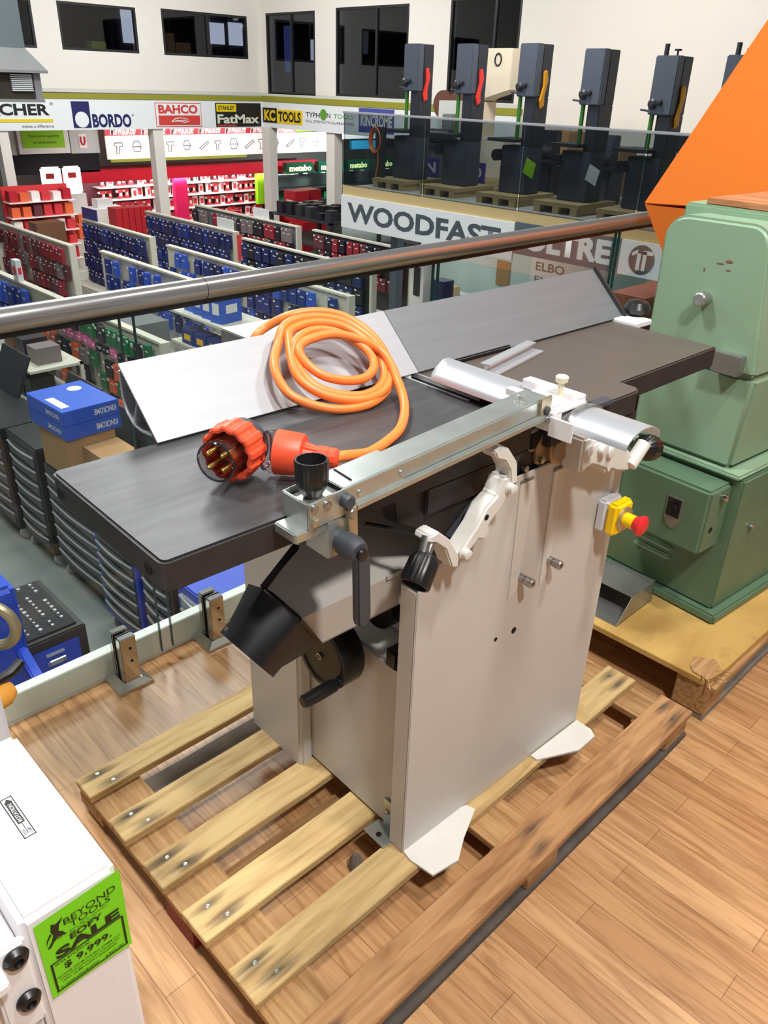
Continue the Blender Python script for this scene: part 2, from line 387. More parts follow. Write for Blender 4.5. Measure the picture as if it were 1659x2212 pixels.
# fascia boards under the offices and the olive band along their top
pm('fascia_white', (226, 230, 232), 0.6); pm('olive', (142, 140, 36), 0.6)
MB().box(-4, WX, WY-0.08, WY-0.001, 0.40, 1.0).build('trim_2', 'fascia_white', kind='structure', smooth=False)
MB().box(WX-0.08, WX-0.001, 10.17, WY-0.08, 0.42, 1.0).build('trim_3', 'fascia_white', kind='structure', smooth=False)
MB().box(-4, WX, WY-0.10, WY-0.001, 1.0, 1.10).build('trim_4', 'olive', kind='structure', smooth=False)
MB().box(WX-0.10, WX-0.001, 10.17, WY-0.10, 1.0, 1.12).build('trim_5', 'olive', kind='structure', smooth=False)
# soffit behind the fascia, back walls of the lower floor
MB().box(-4, 24, WY, 27, 1.12, 1.19).build('ceiling', 'wall_grey', kind='structure', smooth=False)
MB().box(WX, 24, 10.17, WY, 1.12, 1.19).build('ceiling', 'wall_grey', kind='structure', smooth=False)
MB().box(-4, 24, 23.6, 23.8, GZ, 1.12).build('wall_back', 'wall_grey', kind='structure', smooth=False)
MB().box(23.8, 24.0, 10, 23.6, GZ, 1.12).build('wall_far', 'wall_grey', kind='structure', smooth=False)
for (a, b) in ((10.32, 10.58),): MB().box(a, b, WY-0.04, WY+0.2, GZ, 0.40).build('trim_6', 'wall_white', kind='structure', smooth=False)
MB().box(WX-0.14, WX+0.1, 17.9, 18.2, GZ, 0.42).build('trim_7', 'wall_white', kind='structure', smooth=False)
MB().box(WX-0.04, WX+0.2, 15.5, 15.8, GZ, 0.42).build('trim_8', 'wall_white', kind='structure', smooth=False)
MB().box(6.82, 7.02, WY-0.04, WY+0.2, GZ, 0.40).build('trim_9', 'wall_white', kind='structure', smooth=False)
# office windows: dark frames, smoked panes, a dim room behind with bright windows of its own
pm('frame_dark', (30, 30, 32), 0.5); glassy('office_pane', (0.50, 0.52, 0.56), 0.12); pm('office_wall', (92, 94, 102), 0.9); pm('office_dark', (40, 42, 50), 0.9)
pm('bright_window', (236, 242, 255), 0.5, emit=1.5); pm('carton', (176, 136, 92), 0.8); pm('lime', (190, 214, 40), 0.7); pm('blue_tint', (90, 104, 180), 0.7, emit=0.8)
def window(n, axis, c, a0, a1, z0, z1, mull, door=False):
    nm = ('door_%d' if door else 'window_%d') % n
    f = MB(); w = 0.05
    B = (lambda p, q, r, s, d0, d1: f.box(p, q, c+d0, c+d1, r, s)) if axis == 'y' else (lambda p, q, r, s, d0, d1: f.box(c+d0, c+d1, p, q, r, s))
    B(a0, a1, z0, z0+w, 0.0, 0.08); B(a0, a1, z1-w, z1, 0, 0.08); B(a0, a0+w, z0+w, z1-w, 0, 0.08); B(a1-w, a1, z0+w, z1-w, 0, 0.08)
    for mpos in mull: B(mpos-w/2, mpos+w/2, z0+w, z1-w, 0, 0.08)
    fr = f.build(nm, 'frame_dark', kind='structure', smooth=False)
    p = MB()
    if axis == 'y': p.box(a0+w, a1-w, c+0.03, c+0.036, z0+w, z1-w)
    else: p.box(c+0.03, c+0.036, a0+w, a1-w, z0+w, z1-w)
    p.build('pane', 'office_pane', fr, smooth=False, org=(0, 0, 0))
    return fr
window(1, 'y', WY, *winA[0], []); window(2, 'y', WY, *winA[1], []); window(3, 'y', WY, *winA[2], [12.0])
window(4, 'x', WX, *winB[2], [17.1], True); window(5, 'x', WX, *winB[1], [14.2], True); window(6, 'x', WX, *winB[0], [11.0], True)
# rooms behind
MB().box(-4, 16.5, 21.4, 21.5, 1.19, 3.6).build('wall_office', 'office_wall', kind='structure', smooth=False)
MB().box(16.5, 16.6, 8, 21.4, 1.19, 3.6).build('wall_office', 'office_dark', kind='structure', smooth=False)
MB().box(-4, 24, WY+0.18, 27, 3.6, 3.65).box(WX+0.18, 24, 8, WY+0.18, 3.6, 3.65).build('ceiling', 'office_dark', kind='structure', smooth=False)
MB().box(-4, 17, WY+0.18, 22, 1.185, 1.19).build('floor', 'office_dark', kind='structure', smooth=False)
for i, (x0, x1, z0, z1) in enumerate(((11.5, 11.8, 2.2, 2.95), (14.7, 15.15, 2.3, 2.84), (14.1, 14.55, 2.3, 2.8), (7.1, 7.6, 2.3, 3.1))):
    MB().box(x0, x1, 21.36, 21.39, z0, z1).build('window_%d' % (7+i), 'bright_window', kind='structure', smooth=False)
MB().box(16.44, 16.48, 20.75, 21.15, 1.7, 2.85).build('window_11', 'blue_tint', kind='structure', smooth=False)
MB().box(16.44, 16.48, 19.8, 19.95, 2.0, 2.5).build('window_12', 'bright_window', kind='structure', smooth=False)
MB().box(-4, WX, 18.5, 19.1, 1.86, 1.899).build('trim_12', 'office_dark', kind='structure', smooth=False)
tag(MB().box(11.0, 11.35, 18.7, 19.0, 1.9, 2.35).build('carton', 'carton', smooth=False, org=(11.2, 18.8, 1.9)), 'tall brown carton behind the upstairs window above the red sign', 'carton')
tag(MB().box(11.4, 11.8, 18.75, 19.05, 1.9, 2.18).build('carton', 'carton', smooth=False, org=(11.6, 18.9, 1.9)), 'short brown carton beside a taller one behind the upstairs window', 'carton')
tag(MB().box(9.3, 9.65, 18.7, 19.0, 1.9, 2.1).build('storage_bin', 'lime', smooth=False, bevel=0.02, org=(9.5, 18.8, 1.9)), 'small yellow bin on the sill inside an upstairs window', 'bin')
# ------------------------------------------------------------------ the planer in the foreground
DM = -0.0331
jp = thing('jointer_planer', 'pale grey surface planer with a long dark iron bed on an open slatted pallet', 'woodworking machine', (1.07, 0.95, 0.086), DM)
def arc(cx, cy, r, a0, a1, n=5): return [(cx+r*math.cos(math.radians(a0+(a1-a0)*i/n)), cy+r*math.sin(math.radians(a0+(a1-a0)*i/n))) for i in range(n+1)]
TZ = 0.937
P = [(1.045, 0.752), (1.045, 1.076)] + arc(0.359, 1.066, 0.01, 90, 180) + arc(0.361, 0.764, 0.012, 180, 270)
tb = MB().prism([(x, y, 0.891) for x, y in P], (0, 0, TZ-0.891)).build('infeed_table', ['cast_side', 'cast_table', 'worn_edge'], jp, bevel=0.0035, top=True)
tb['label'] = 'dark cast iron bed with a worn shiny edge'
for y in (0.788, 1.05):
    h = MB().lathe((0.3505, y, 0.913), (-1, 0, 0), [(0.013, 0), (0.013, 0.002), (0.0095, 0.0021)], 20).build('bolt_recess', 'cast_side', tb)
    MB().lathe((0.351, y, 0.913), (-1, 0, 0), [(0.0085, 0), (0.0085, 0.0042)], 16).build('bolt_hole', 'dark_void', tb)
P = [(1.075, 0.736), (1.345, 0.736), (1.362, 0.748), (1.364, 0.785), (1.757, 0.79), (1.757, 1.085), (1.075, 1.085)]
tb2 = MB().prism([(x, y, 0.89) for x, y in P], (0, 0, TZ-0.89)).build('outfeed_table', ['cast_side', 'cast_table_out', 'cast_table_out'], jp, bevel=0.003, top=True)
MB().box(1.12, 1.361, 0.738, 0.80, 0.853, 0.892).build('table_bracket', 'cast_side', jp, bevel=0.003)
MB().box(1.195, 1.245, 0.724, 0.750, 0.937, 0.946).build('corner_clip', 'lever_grey', jp, bevel=0.002)
MB().box(1.046, 1.074, 0.752, 1.08, 0.89, 0.918).build('cutter_slot', 'dark_void', jp)
MB().cyl((1.06, 0.755, 0.905), (1.06, 1.08, 0.905), 0.022, n=24).build('cutter_head', 'steel_bolt', jp)
for x in (1.0435, 1.0755): MB().box(x-0.0025, x+0.0025, 0.90, 1.075, 0.930, 0.9385).build('lip_strip', 'aluminium', jp)
MB().box(1.13, 1.36, 1.062, 1.082, 0.9375, 0.947).build('fence_pad', 'black_plastic', jp, bevel=0.003)
# loose aluminium rail lying on the bed behind the guard
rl = MB().box(1.19, 1.40, 0.958, 0.990, 0.9375, 0.941).box(1.19, 1.40, 0.988, 0.992, 0.941, 0.953).box(1.19, 1.40, 0.978, 1.0, 0.953, 0.956).build('fence_rail_offcut', 'aluminium', org=(1.19, 0.975, 0.9375))
rl.location = Matrix.Rotation(DM, 3, 'Z') @ Vector((1.19, 0.975, 0.9375)); rl.rotation_euler = (0, 0, DM+0.22)
tag(rl, 'short silver channel rail lying loose on the dark planer bed behind the guard', 'rail')
# fence: tilted aluminium extrusion, two lengths
fn = []
for (x0, x1, mt) in ((0.511, 1.075, 'aluminium_fence'), (1.0765, 1.795, 'fence_shaded')):
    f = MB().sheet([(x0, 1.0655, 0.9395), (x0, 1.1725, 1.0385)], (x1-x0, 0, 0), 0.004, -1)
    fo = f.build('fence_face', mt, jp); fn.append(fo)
    bk = MB().sheet([(x0, 1.171, 1.030), (x0, 1.1735, 0.985), (x0, 1.163, 0.961), (x0, 1.143, 0.946), (x0, 1.116, 0.9425), (x0, 1.081, 0.9465)], (x1-x0, 0, 0), 0.003, 1)
    bk.sheet([(x0, 1.122, 0.990), (x0, 1.133, 0.966), (x0, 1.141, 0.947)], (x1-x0, 0, 0), 0.0025)
    bk.build('fence_shell', 'aluminium', fo)
fn[1]['label'] = 'far half of the fence with its shade painted into the grey'
MB().sheet([(1.796, 1.064, 0.9385), (1.796, 1.173, 1.0395)], (0.008, 0, 0), 0.012, -1).build('fence_end', 'cast_side', jp)
sp = MB().box(0.855, 1.035, 1.205, 1.43, 0.955, 0.985).build('fence_support', 'galv_sheet', jp, bevel=0.002)
MB().box(0.90, 1.0, 1.08, 1.21, 0.90, 0.937).build('support_arm', 'cast_side', jp)
MB().cyl((0.905, 1.215, 0.985), (0.905, 1.215, 0.998), 0.010, n=6).build('support_bolt', 'steel_bolt', sp)
MB().bar((0.93, 1.20, 0.99), (1.0, 1.225, 0.99), 0.006, 0.006).build('support_pin', 'steel_bolt', sp)
MB().box(1.757, 1.83, 1.0, 1.075, 0.930, 0.944).build('fence_mount', 'white_part', jp, bevel=0.002)
MB().lathe((1.835, 1.05, 0.944), (0, 0, 1), [(0.012, 0), (0.03, 0.006), (0.034, 0.018), (0.026, 0.033), (0.008, 0.038)], 20).build('mount_knob', 'black_plastic', jp)
# cabinet
P = [(0.778, 0.086), (1.36, 0.086), (1.36, 0.853), (0.955, 0.853), (0.81, 0.735), (0.778, 0.71)]
fp = MB().prism([(x, 0.745, z) for x, z in P], (0, 0.004, 0)).box(0.778, 0.782, 0.749, 0.786, 0.086, 0.71).box(1.356, 1.36, 0.749, 0.79, 0.086, 0.853).build('front_panel', 'machine_white', jp, bevel=0.0018)
MB().box(0.80, 1.35, 0.752, 1.255, 0.088, 0.505).build('cabinet_body', 'machine_white', jp, bevel=0.006)
MB().box(0.875, 1.35, 0.785, 1.255, 0.507, 0.85).build('upper_body', 'machine_edge', jp, bevel=0.004)
MB().box(0.764, 0.80, 1.062, 1.257, 0.076, 0.86).build('side_cover', 'machine_white', jp, bevel=0.008, seg=3)
MB().cyl((0.872, 0.88, 0.60), (0.81, 0.88, 0.60), 0.045, n=24).build('motor_boss', 'black_plastic', jp)
MB().box(0.79, 0.83, 0.80, 0.83, 0.505, 0.545).build('hose_clip', 'black_plastic', jp, bevel=0.004)
for (x0, x1, z0, z1) in ((1.018, 1.052, 0.590, 0.836), (1.113, 1.147, 0.586, 0.832)):
    MB().prism([(x0, 0.745, z1), (x1, 0.745, z1), (x1+0.004, 0.745, z1-0.006), (x1-0.006, 0.745, z0+0.02), (x0+0.004, 0.745, z0)], (0, -0.0025, 0)).build('height_scale', 'machine_edge', fp, bevel=0.0006)
    MB().bar((x0, 0.7435, z1+0.003), (x1+0.002, 0.7435, z1+0.003), 0.003, 0.004).build('slot', 'slot_line', fp)
for (x, z) in ((1.052, 0.630), (1.137, 0.636)):
    MB().lathe((x, 0.745, z), (0, -1, 0), [(0.0085, 0), (0.0085, 0.012), (0.006, 0.013), (0.006, 0.016), (0.0092, 0.017), (0.0092, 0.030), (0.008, 0.032), (0.004, 0.0321), (0.004, 0.028)], 18).build('locking_bolt', 'steel_bolt', fp)
for (x, z, r) in ((0.998, 0.842, 0.006), (1.153, 0.842, 0.0065), (1.0, 0.51, 0.0045), (1.055, 0.505, 0.007), (1.32, 0.80, 0.004)):
    MB().cyl((x, 0.7455, z), (x, 0.7442, z), r, n=14).build('panel_hole', 'dark_void', fp)
MB().cyl((1.338, 0.745, 0.78), (1.338, 0.733, 0.78), 0.009, n=14).build('panel_bolt', 'steel_bolt', fp)
for P in ([(0.786, 0.785), (0.777, 0.722), (0.786, 0.668), (0.849, 0.659), (0.898, 0.689), (0.968, 0.722), (0.962, 0.742), (0.80, 0.785)],
          [(1.181, 0.742), (1.181, 0.724), (1.28, 0.679), (1.345, 0.681), (1.358, 0.70), (1.358, 0.742)]):
    MB().prism([(x, y, 0.0865) for x, y in P], (0, 0, 0.005)).build('foot_plate', 'painted_casting', jp)
lb = MB().box(0.794, 0.7975, 0.778, 0.822, 0.088, 0.168).box(0.755, 0.798, 0.778, 0.838, 0.088, 0.0915).build('angle_bracket', 'zinc', jp, bevel=0.0008)
MB().cyl((0.770, 0.808, 0.0917), (0.770, 0.808, 0.0922), 0.006, n=14).build('bracket_hole', 'dark_void', lb)
for y in (0.79, 0.81): MB().lathe((0.794, y, 0.137), (-1, 0, 0), [(0.007, 0), (0.006, 0.003), (0.002, 0.0045)], 12).build('bracket_screw', 'steel_bolt', lb)
# castings under the beds
MB().box(0.80, 1.35, 0.757, 0.80, 0.842, 0.89).build('bed_casting', 'cast_side', jp, bevel=0.002)
MB().prism([(0.735, 0.765, 0.889), (0.742, 0.765, 0.845), (0.80, 0.765, 0.812), (0.853, 0.765, 0.772), (0.885, 0.765, 0.755), (0.99, 0.765, 0.80), (1.06, 0.765, 0.885)], (0, 0.033, 0)).build('bed_rib', 'cast_side', jp, bevel=0.003)
MB().prism([(0.853, 0.765, 0.785), (0.868, 0.765, 0.778), (0.985, 0.765, 0.868), (0.97, 0.765, 0.875)], (0, -0.012, 0)).build('bed_slide', 'lever_grey', jp, bevel=0.002)
MB().prism([(1.0, 0.785, 0.89), (1.03, 0.785, 0.89), (1.0, 0.785, 0.845)], (0, -0.03, 0)).build('bed_web', 'lever_grey', jp, bevel=0.001)
bp = MB().prism([(1.06, 0.757, 0.893), (1.075, 0.757, 0.912), (1.165, 0.757, 0.912), (1.178, 0.757, 0.895), (1.165, 0.757, 0.860), (1.15, 0.757, 0.845), (1.085, 0.757, 0.845), (1.062, 0.757, 0.86)], (0, -0.006, 0)).build('bearing_plate', 'bearing_tan', jp, bevel=0.001)
MB().lathe((1.118, 0.751, 0.878), (0, -1, 0), [(0.03, 0), (0.03, 0.010), (0.024, 0.011), (0.023, 0.015)], 28).build('bearing_cap', 'bearing_tan', bp)
for (x, z) in ((1.074, 0.865), (1.165, 0.888), (1.03, 0.862)): MB().lathe((x, 0.751, z), (0, -1, 0), [(0.006, 0), (0.006, 0.008), (0.004, 0.0085)], 8).build('bearing_bolt', 'steel_bolt', bp)
# extraction hood and chute
hd = MB()
hd.prism([(0.578, 0.80, 0.722), (0.618, 0.80, 0.655), (0.95, 0.80, 0.655), (0.95, 0.80, 0.722)], (0, 0.003, 0))
hd.prism([(0.578, 0.80, 0.722), (0.95, 0.80, 0.722), (0.95, 0.96, 0.866), (0.735, 0.96, 0.866), (0.637, 0.875, 0.790), (0.55, 0.847, 0.764)], (0, 0.003, -0.003))
hd.prism([(0.618, 0.80, 0.655), (0.60, 0.93, 0.655), (0.95, 0.93, 0.655), (0.95, 0.80, 0.655)], (0, 0, 0.003))
hd.build('extraction_hood', 'hood_grey', jp, smooth=False)
MB().bar((0.553, 0.852, 0.764), (0.640, 0.885, 0.790), 0.012, 0.006).bar((0.553, 0.852, 0.764), (0.579, 0.798, 0.724), 0.006, 0.006).bar((0.579, 0.798, 0.724), (0.619, 0.798, 0.657), 0.006, 0.006).build('hood_gasket', 'black_plastic', jp)
MB().prism([(0.757, 0.7985, 0.721), (0.79, 0.7985, 0.721), (0.79, 0.7985, 0.728), (0.757, 0.7985, 0.728)], (0, -0.003, 0)).build('hood_tab', 'hood_grey', jp)
def resample(poly, n, start=0):
    P = [Vector(p) for p in poly]; L = [(P[(i+1) % len(P)]-P[i]).length for i in range(len(P))]; T = sum(L); out = []
    for k in range(n):
        d = T*k/n; i = 0
        while d > L[i]+1e-9: d -= L[i]; i += 1
        out.append(P[i].lerp(P[(i+1) % len(P)], d/L[i]))
    return out
NR = 48
q0 = resample([(0.550, 0.850, 0.766), (0.578, 0.798, 0.724), (0.619, 0.798, 0.656), (0.612, 0.90, 0.652), (0.565, 0.915, 0.735)], NR)
cc = Vector((0.515, 0.851, 0.657)); ax = Vector((-0.83, 0, -0.56)).normalized(); e1 = Vector((0, 1, 0)); e2 = ax.cross(e1)
def ring(c, r, ph):
    return [c + e1*(r*math.cos(ph-2*math.pi*k/NR)) + e2*(r*math.sin(ph-2*math.pi*k/NR)) for k in range(NR)]
best = None
for ph in [i*math.pi/60 for i in range(120)]:
    for sgn in (1, -1):
        rg = [cc + e1*(0.054*math.cos(ph+sgn*2*math.pi*k/NR)) + e2*(0.054*math.sin(ph+sgn*2*math.pi*k/NR)) for k in range(NR)]
        d = sum((a-b).length for a, b in zip(q0, rg))
        if best is None or d < best[0]: best = (d, ph, sgn)
_, PH, SG = best
def rg(c, r): return [c + e1*(r*math.cos(PH+SG*2*math.pi*k/NR)) + e2*(r*math.sin(PH+SG*2*math.pi*k/NR)) for k in range(NR)]
c1 = rg(cc-ax*0.02, 0.054)
mid = [a.lerp(b, 0.55)+(((a+b)/2-cc).normalized()*0.0) for a, b in zip(q0, c1)]
ch = MB().loft([q0, mid, c1, rg(cc, 0.054), rg(cc, 0.050), rg(cc-ax*0.05, 0.050)], cap0=True, cap1=True).build('dust_chute', 'chute_black', jp, angle=50)
MB().lathe(cc-ax*0.010+e1*0.02-e2*0.0525*SG*0, (-0.56, 0, 0.83), [(0.004, 0.045), (0.004, 0.0515), (0.002, 0.0516)], 12).build('chute_rivet', 'steel_bolt', ch)
# handwheel
hw = MB().lathe((0.795, 0.933, 0.499), (-1, 0, 0), [(0.02, 0), (0.02, 0.02), (0.067, 0.021), (0.070, 0.026), (0.070, 0.072), (0.066, 0.075), (0.058, 0.075), (0.056, 0.072), (0.012, 0.073)], 48).build('handwheel', 'black_plastic', jp, angle=40)
MB().lathe((0.722, 0.933, 0.499), (-1, 0, 0), [(0.007, 0), (0.007, 0.004), (0.004, 0.0045), (0.004, 0.002)], 16).build('hub_screw', 'steel_bolt', hw)
MB().lathe((0.722, 0.876, 0.473), (-1, 0, 0), [(0.011, 0), (0.011, 0.006), (0.0085, 0.007), (0.0125, 0.014), (0.0135, 0.05), (0.0125, 0.082), (0.010, 0.085), (0.005, 0.0851)], 20).build('crank_handle', 'black_plastic', hw)
# bridge guard: zinc channel, tunnel, holder
def sx(x): return 0.0725*(x-0.526)
def cbar(x0, x1, y0, y1, z0, z1): return [(x0, y0, z0+sx(x0)), (x1, y0, z0+sx(x1)), (x1, y1, z0+sx(x1)), (x0, y1, z0+sx(x0)), (x0, y0, z1+sx(x0)), (x1, y0, z1+sx(x1)), (x1, y1, z1+sx(x1)), (x0, y1, z1+sx(x0))]
gb = MB().hexa(cbar(0.60, 1.011, 0.703, 0.752, 0.944, 0.975)).hexa(cbar(0.60, 1.008, 0.694, 0.704, 0.939, 0.950)).build('guard_bar', 'zinc', jp, bevel=0.0025)
MB().hexa(cbar(0.527, 0.69, 0.700, 0.7035, 0.938, 0.9765)).hexa(cbar(0.527, 0.531, 0.7035, 0.757, 0.938, 0.9745)).hexa(cbar(0.527, 0.69, 0.755, 0.758, 0.938, 0.975)).hexa(cbar(0.585, 0.69, 0.7035, 0.756, 0.973, 0.976)).hexa(cbar(0.531, 0.600, 0.7035, 0.755, 0.940, 0.966)).build('bar_end_block', 'zinc', gb, bevel=0.0012)
MB().bar((0.606, 0.713, 0.9825), (0.609, 0.752, 0.9825), 0.0025, 0.0015).build('end_slot', 'dark_void', gb)
kn = MB().lathe((0.556, 0.731, 0.966), (0, 0.02, 1), [(0.010, 0), (0.012, 0.003), (0.019, 0.016), (0.0215, 0.022), (0.0225, 0.051), (0.0215, 0.054), (0.0195, 0.054), (0.018, 0.045), (0.014, 0.030)], 64, flute=16, fd=0.035).build('clamp_knob', 'black_plastic', gb, angle=28)
MB().lathe((0.556, 0.731, 0.962), (0, 0, 1), [(0.02, 0), (0.02, 0.003), (0.009, 0.004)], 20).build('knob_washer', 'zinc_warm', gb)
for (x, z, r, h, mt) in ((0.535, 0.969, 0.0055, 0.004, 'steel_bolt'), (0.535, 0.949, 0.0065, 0.005, 'zinc_warm'), (0.556, 0.967, 0.006, 0.003, 'steel_bolt'), (0.585, 0.965, 0.010, 0.012, 'lever_grey'), (0.61, 0.968, 0.004, 0.002, 'zinc'), (0.685, 0.974, 0.004, 0.002, 'zinc'), (0.594, 0.944, 0.0075, 0.008, 'steel_bolt'), (1.0, 0.990, 0.007, 0.006, 'lever_grey'), (1.003, 0.975, 0.006, 0.012, 'steel_bolt')):
    MB().lathe((x, 0.700, z+0.0), (0, -1, 0), [(r, 0), (r, h*0.8), (r*0.8, h), (r*0.5, h*1.01)], 6 if mt == 'zinc_warm' else 16).build('bar_bolt', mt, gb)
MB().hexa(cbar(0.985, 1.012, 0.698, 0.7035, 0.940, 0.978)).build('bar_bracket', 'zinc_warm', gb, bevel=0.001)
MB().lathe((0.965, 0.725, 1.006), (0, 0, 1), [(0.010, 0), (0.010, 0.002), (0.006, 0.0025), (0.006, 0.010), (0.004, 0.011)], 16).build('bar_top_nut', 'zinc', gb)
cb = MB().box(0.556, 0.600, 0.700, 0.748, 0.885, 0.940).box(0.506, 0.56, 0.702, 0.748, 0.925, 0.940).build('table_clamp', 'zinc', jp, bevel=0.002)
MB().prism([(0.585, 0.702, 0.951), (0.602, 0.702, 0.953), (0.604, 0.702, 0.895), (0.590, 0.702, 0.888)], (0, -0.008, 0)).build('clamp_strap', 'zinc_warm', jp, bevel=0.001)
lv = MB().lathe((0.577, 0.702, 0.908), (0.02, -1, -0.05), [(0.013, 0), (0.013, 0.006), (0.017, 0.010), (0.018, 0.030), (0.014, 0.042), (0.009, 0.043)], 24).build('clamp_lever', 'lever_grey', jp)
MB().prism([(0.568, 0.668, 0.905), (0.592, 0.668, 0.900), (0.596, 0.668, 0.800), (0.588, 0.668, 0.789), (0.574, 0.668, 0.791), (0.571, 0.668, 0.803)], (0, -0.014, 0)).build('lever_blade', 'lever_grey', lv, bevel=0.003)
MB().lathe((0.578, 0.659, 0.9055), (0.02, -1, -0.05), [(0.008, 0), (0.008, 0.006), (0.004, 0.0065)], 16).build('lever_screw', 'black_plastic', lv)
# tunnel guard across the bed
def tun(y, dx=0.0, k=1.0): return [(1.078-0.049*k*math.cos(math.radians(a))+dx, y, 0.957+0.026*math.sin(math.radians(a))) for a in range(0, 181, 15)]
tg = MB().sheet(tun(0.565), (0, 0.415, 0), 0.0025, -1)
tg.loft([tun(0.98), tun(0.995, 0.004, 0.85), tun(1.005, 0.012, 0.55)], cap0=False, cap1=False)
tg = tg.build('guard_tunnel', 'aluminium', jp, angle=40)
tun2 = [(x, y, z+0.004) for (x, y, z) in tun(0.672, 0, 1.04)]
MB().sheet(tun2, (0, 0.012, 0), 0.004, -1).build('tunnel_collar', 'galv_sheet', tg)
gh = MB().box(1.002, 1.024, 0.684, 0.760, 0.955, 0.988).box(1.01, 1.09, 0.684, 0.775, 0.984, 0.990).box(1.070, 1.092, 0.688, 0.805, 0.984, 1.000).box(1.02, 1.035, 0.765, 0.80, 0.984, 0.996).box(1.012, 1.05, 0.700, 0.735, 0.990, 0.999).build('guard_holder', 'white_part', jp, bevel=0.0012)
MB().lathe((1.066, 0.722, 0.990), (0, 0, 1), [(0.0055, 0), (0.0055, 0.026), (0.010, 0.028), (0.011, 0.036), (0.009, 0.038), (0.004, 0.0385)], 16).build('thumb_screw', 'nylon', gh)
MB().box(0.999, 1.003, 0.645, 0.690, 0.950, 0.983).build('holder_tab', 'white_part', gh, bevel=0.001)
# bed height levers on the front panel
a1 = MB().prism([(0.818, 0.703, 0.782), (0.832, 0.703, 0.770), (0.868, 0.703, 0.798), (0.884, 0.703, 0.792), (0.897, 0.703, 0.803), (0.892, 0.703, 0.818), (0.925, 0.703, 0.845), (0.951, 0.703, 0.872), (0.936, 0.703, 0.893), (0.918, 0.703, 0.893), (0.905, 0.703, 0.866), (0.88, 0.703, 0.852), (0.862, 0.703, 0.825)], (0, 0.034, 0))
a1 = a1.build('bed_lever', 'painted_casting', jp, bevel=0.004)
MB().prism([(0.806, 0.70, 0.772), (0.820, 0.70, 0.766), (0.822, 0.70, 0.785), (0.797, 0.70, 0.826), (0.770, 0.70, 0.850), (0.753, 0.70, 0.848), (0.748, 0.70, 0.838), (0.765, 0.70, 0.832), (0.788, 0.70, 0.812)], (0, 0.034, 0)).build('lever_hook', 'painted_casting', a1, bevel=0.0025)
MB().prism([(0.934, 0.70, 0.875), (0.950, 0.70, 0.878), (0.944, 0.70, 0.915), (0.918, 0.70, 0.946), (0.892, 0.70, 0.956), (0.884, 0.70, 0.948), (0.892, 0.70, 0.935), (0.912, 0.70, 0.926), (0.927, 0.70, 0.905)], (0, 0.034, 0)).build('lever_hook', 'painted_casting', a1, bevel=0.0025)
for (x, z) in ((0.834, 0.788), (0.933, 0.872)): MB().lathe((x, 0.704, z), (0, -1, 0), [(0.0105, 0), (0.0105, 0.003), (0.0085, 0.0035), (0.0085, 0.012), (0.006, 0.013)], 18).build('pivot_bolt', 'painted_casting', a1)
MB().cyl((0.8825, 0.7035, 0.835), (0.8825, 0.7022, 0.835), 0.005, n=14).build('lever_hole', 'dark_void', a1)
ka = Vector((-0.72, -0.25, -0.62)).normalized(); k0 = Vector((0.765, 0.708, 0.832))
MB().cyl(k0, k0+ka*0.03, 0.006, n=14).build('lever_stem', 'steel_bolt', a1)
MB().lathe(k0+ka*0.022, ka, [(0.012, 0), (0.019, 0.004), (0.0235, 0.014), (0.0245, 0.05), (0.023, 0.053), (0.020, 0.053), (0.018, 0.040)], 64, flute=16, fd=0.035).build('lever_knob', 'black_plastic', a1, angle=28)
MB().cyl((0.757, 0.712, 0.842), (0.742, 0.705, 0.820), 0.0085, n=12).build('stop_stud', 'steel_bolt', a1)
MB().cyl((0.80, 0.712, 0.822), (0.70, 0.79, 0.850), 0.004, n=8).build('lever_shaft', 'black_plastic', a1)
a2 = MB().prism([(1.128, 0.700, 0.905), (1.15, 0.700, 0.905), (1.165, 0.700, 0.888), (1.205, 0.700, 0.890), (1.295, 0.700, 0.836), (1.318, 0.700, 0.812), (1.30, 0.700, 0.792), (1.255, 0.700, 0.806), (1.235, 0.700, 0.815), (1.225, 0.700, 0.806), (1.215, 0.700, 0.822), (1.165, 0.700, 0.845), (1.13, 0.700, 0.835)], (0, 0.045, 0)).build('bed_lever', 'painted_casting', jp, bevel=0.005)
for (x, z, h) in ((1.185, 0.872, 0.012), (1.145, 0.88, 0.006), (1.215, 0.858, 0.008)): MB().lathe((x, 0.701, z), (0, -1, 0), [(0.011, 0), (0.010, h), (0.005, h+0.001)], 14).build('pivot_bolt', 'painted_casting', a2)
MB().cyl((1.300, 0.70, 0.806), (1.340, 0.70, 0.842), 0.0135, n=18).build('lever_boss', 'painted_casting', a2)
MB().lathe((1.338, 0.702, 0.832), (0.95, 0.1, -0.30), [(0.010, 0), (0.020, 0.006), (0.026, 0.016), (0.0265, 0.045), (0.023, 0.049), (0.012, 0.0495)], 64, flute=16, fd=0.035).build('lever_knob', 'black_plastic', a2, angle=28)
# emergency stop
es = MB().box(1.281, 1.340, 0.722, 0.745, 0.652, 0.722).build('emergency_stop_box', 'estop_grey', jp, bevel=0.005, seg=3)
MB().box(1.281, 1.340, 0.696, 0.7215, 0.652, 0.722).build('stop_cover', 'estop_yellow', es, bevel=0.006, seg=3)
MB().lathe((1.3105, 0.696, 0.687), (0, -1, 0), [(0.026, 0), (0.0255, 0.003), (0.022, 0.0035)], 28).build('stop_bezel', 'zinc_warm', es)
MB().lathe((1.3105, 0.693, 0.687), (0, -1, 0), [(0.0145, 0), (0.0145, 0.022), (0.012, 0.0225)], 24).build('stop_collar', 'estop_yellow', es)
MB().lathe((1.3105, 0.674, 0.687), (0, -1, 0), [(0.0135, 0), (0.015, 0.006), (0.021, 0.016), (0.0215, 0.020), (0.017, 0.024), (0.006, 0.0255)], 28).build('stop_button', 'estop_red', es)

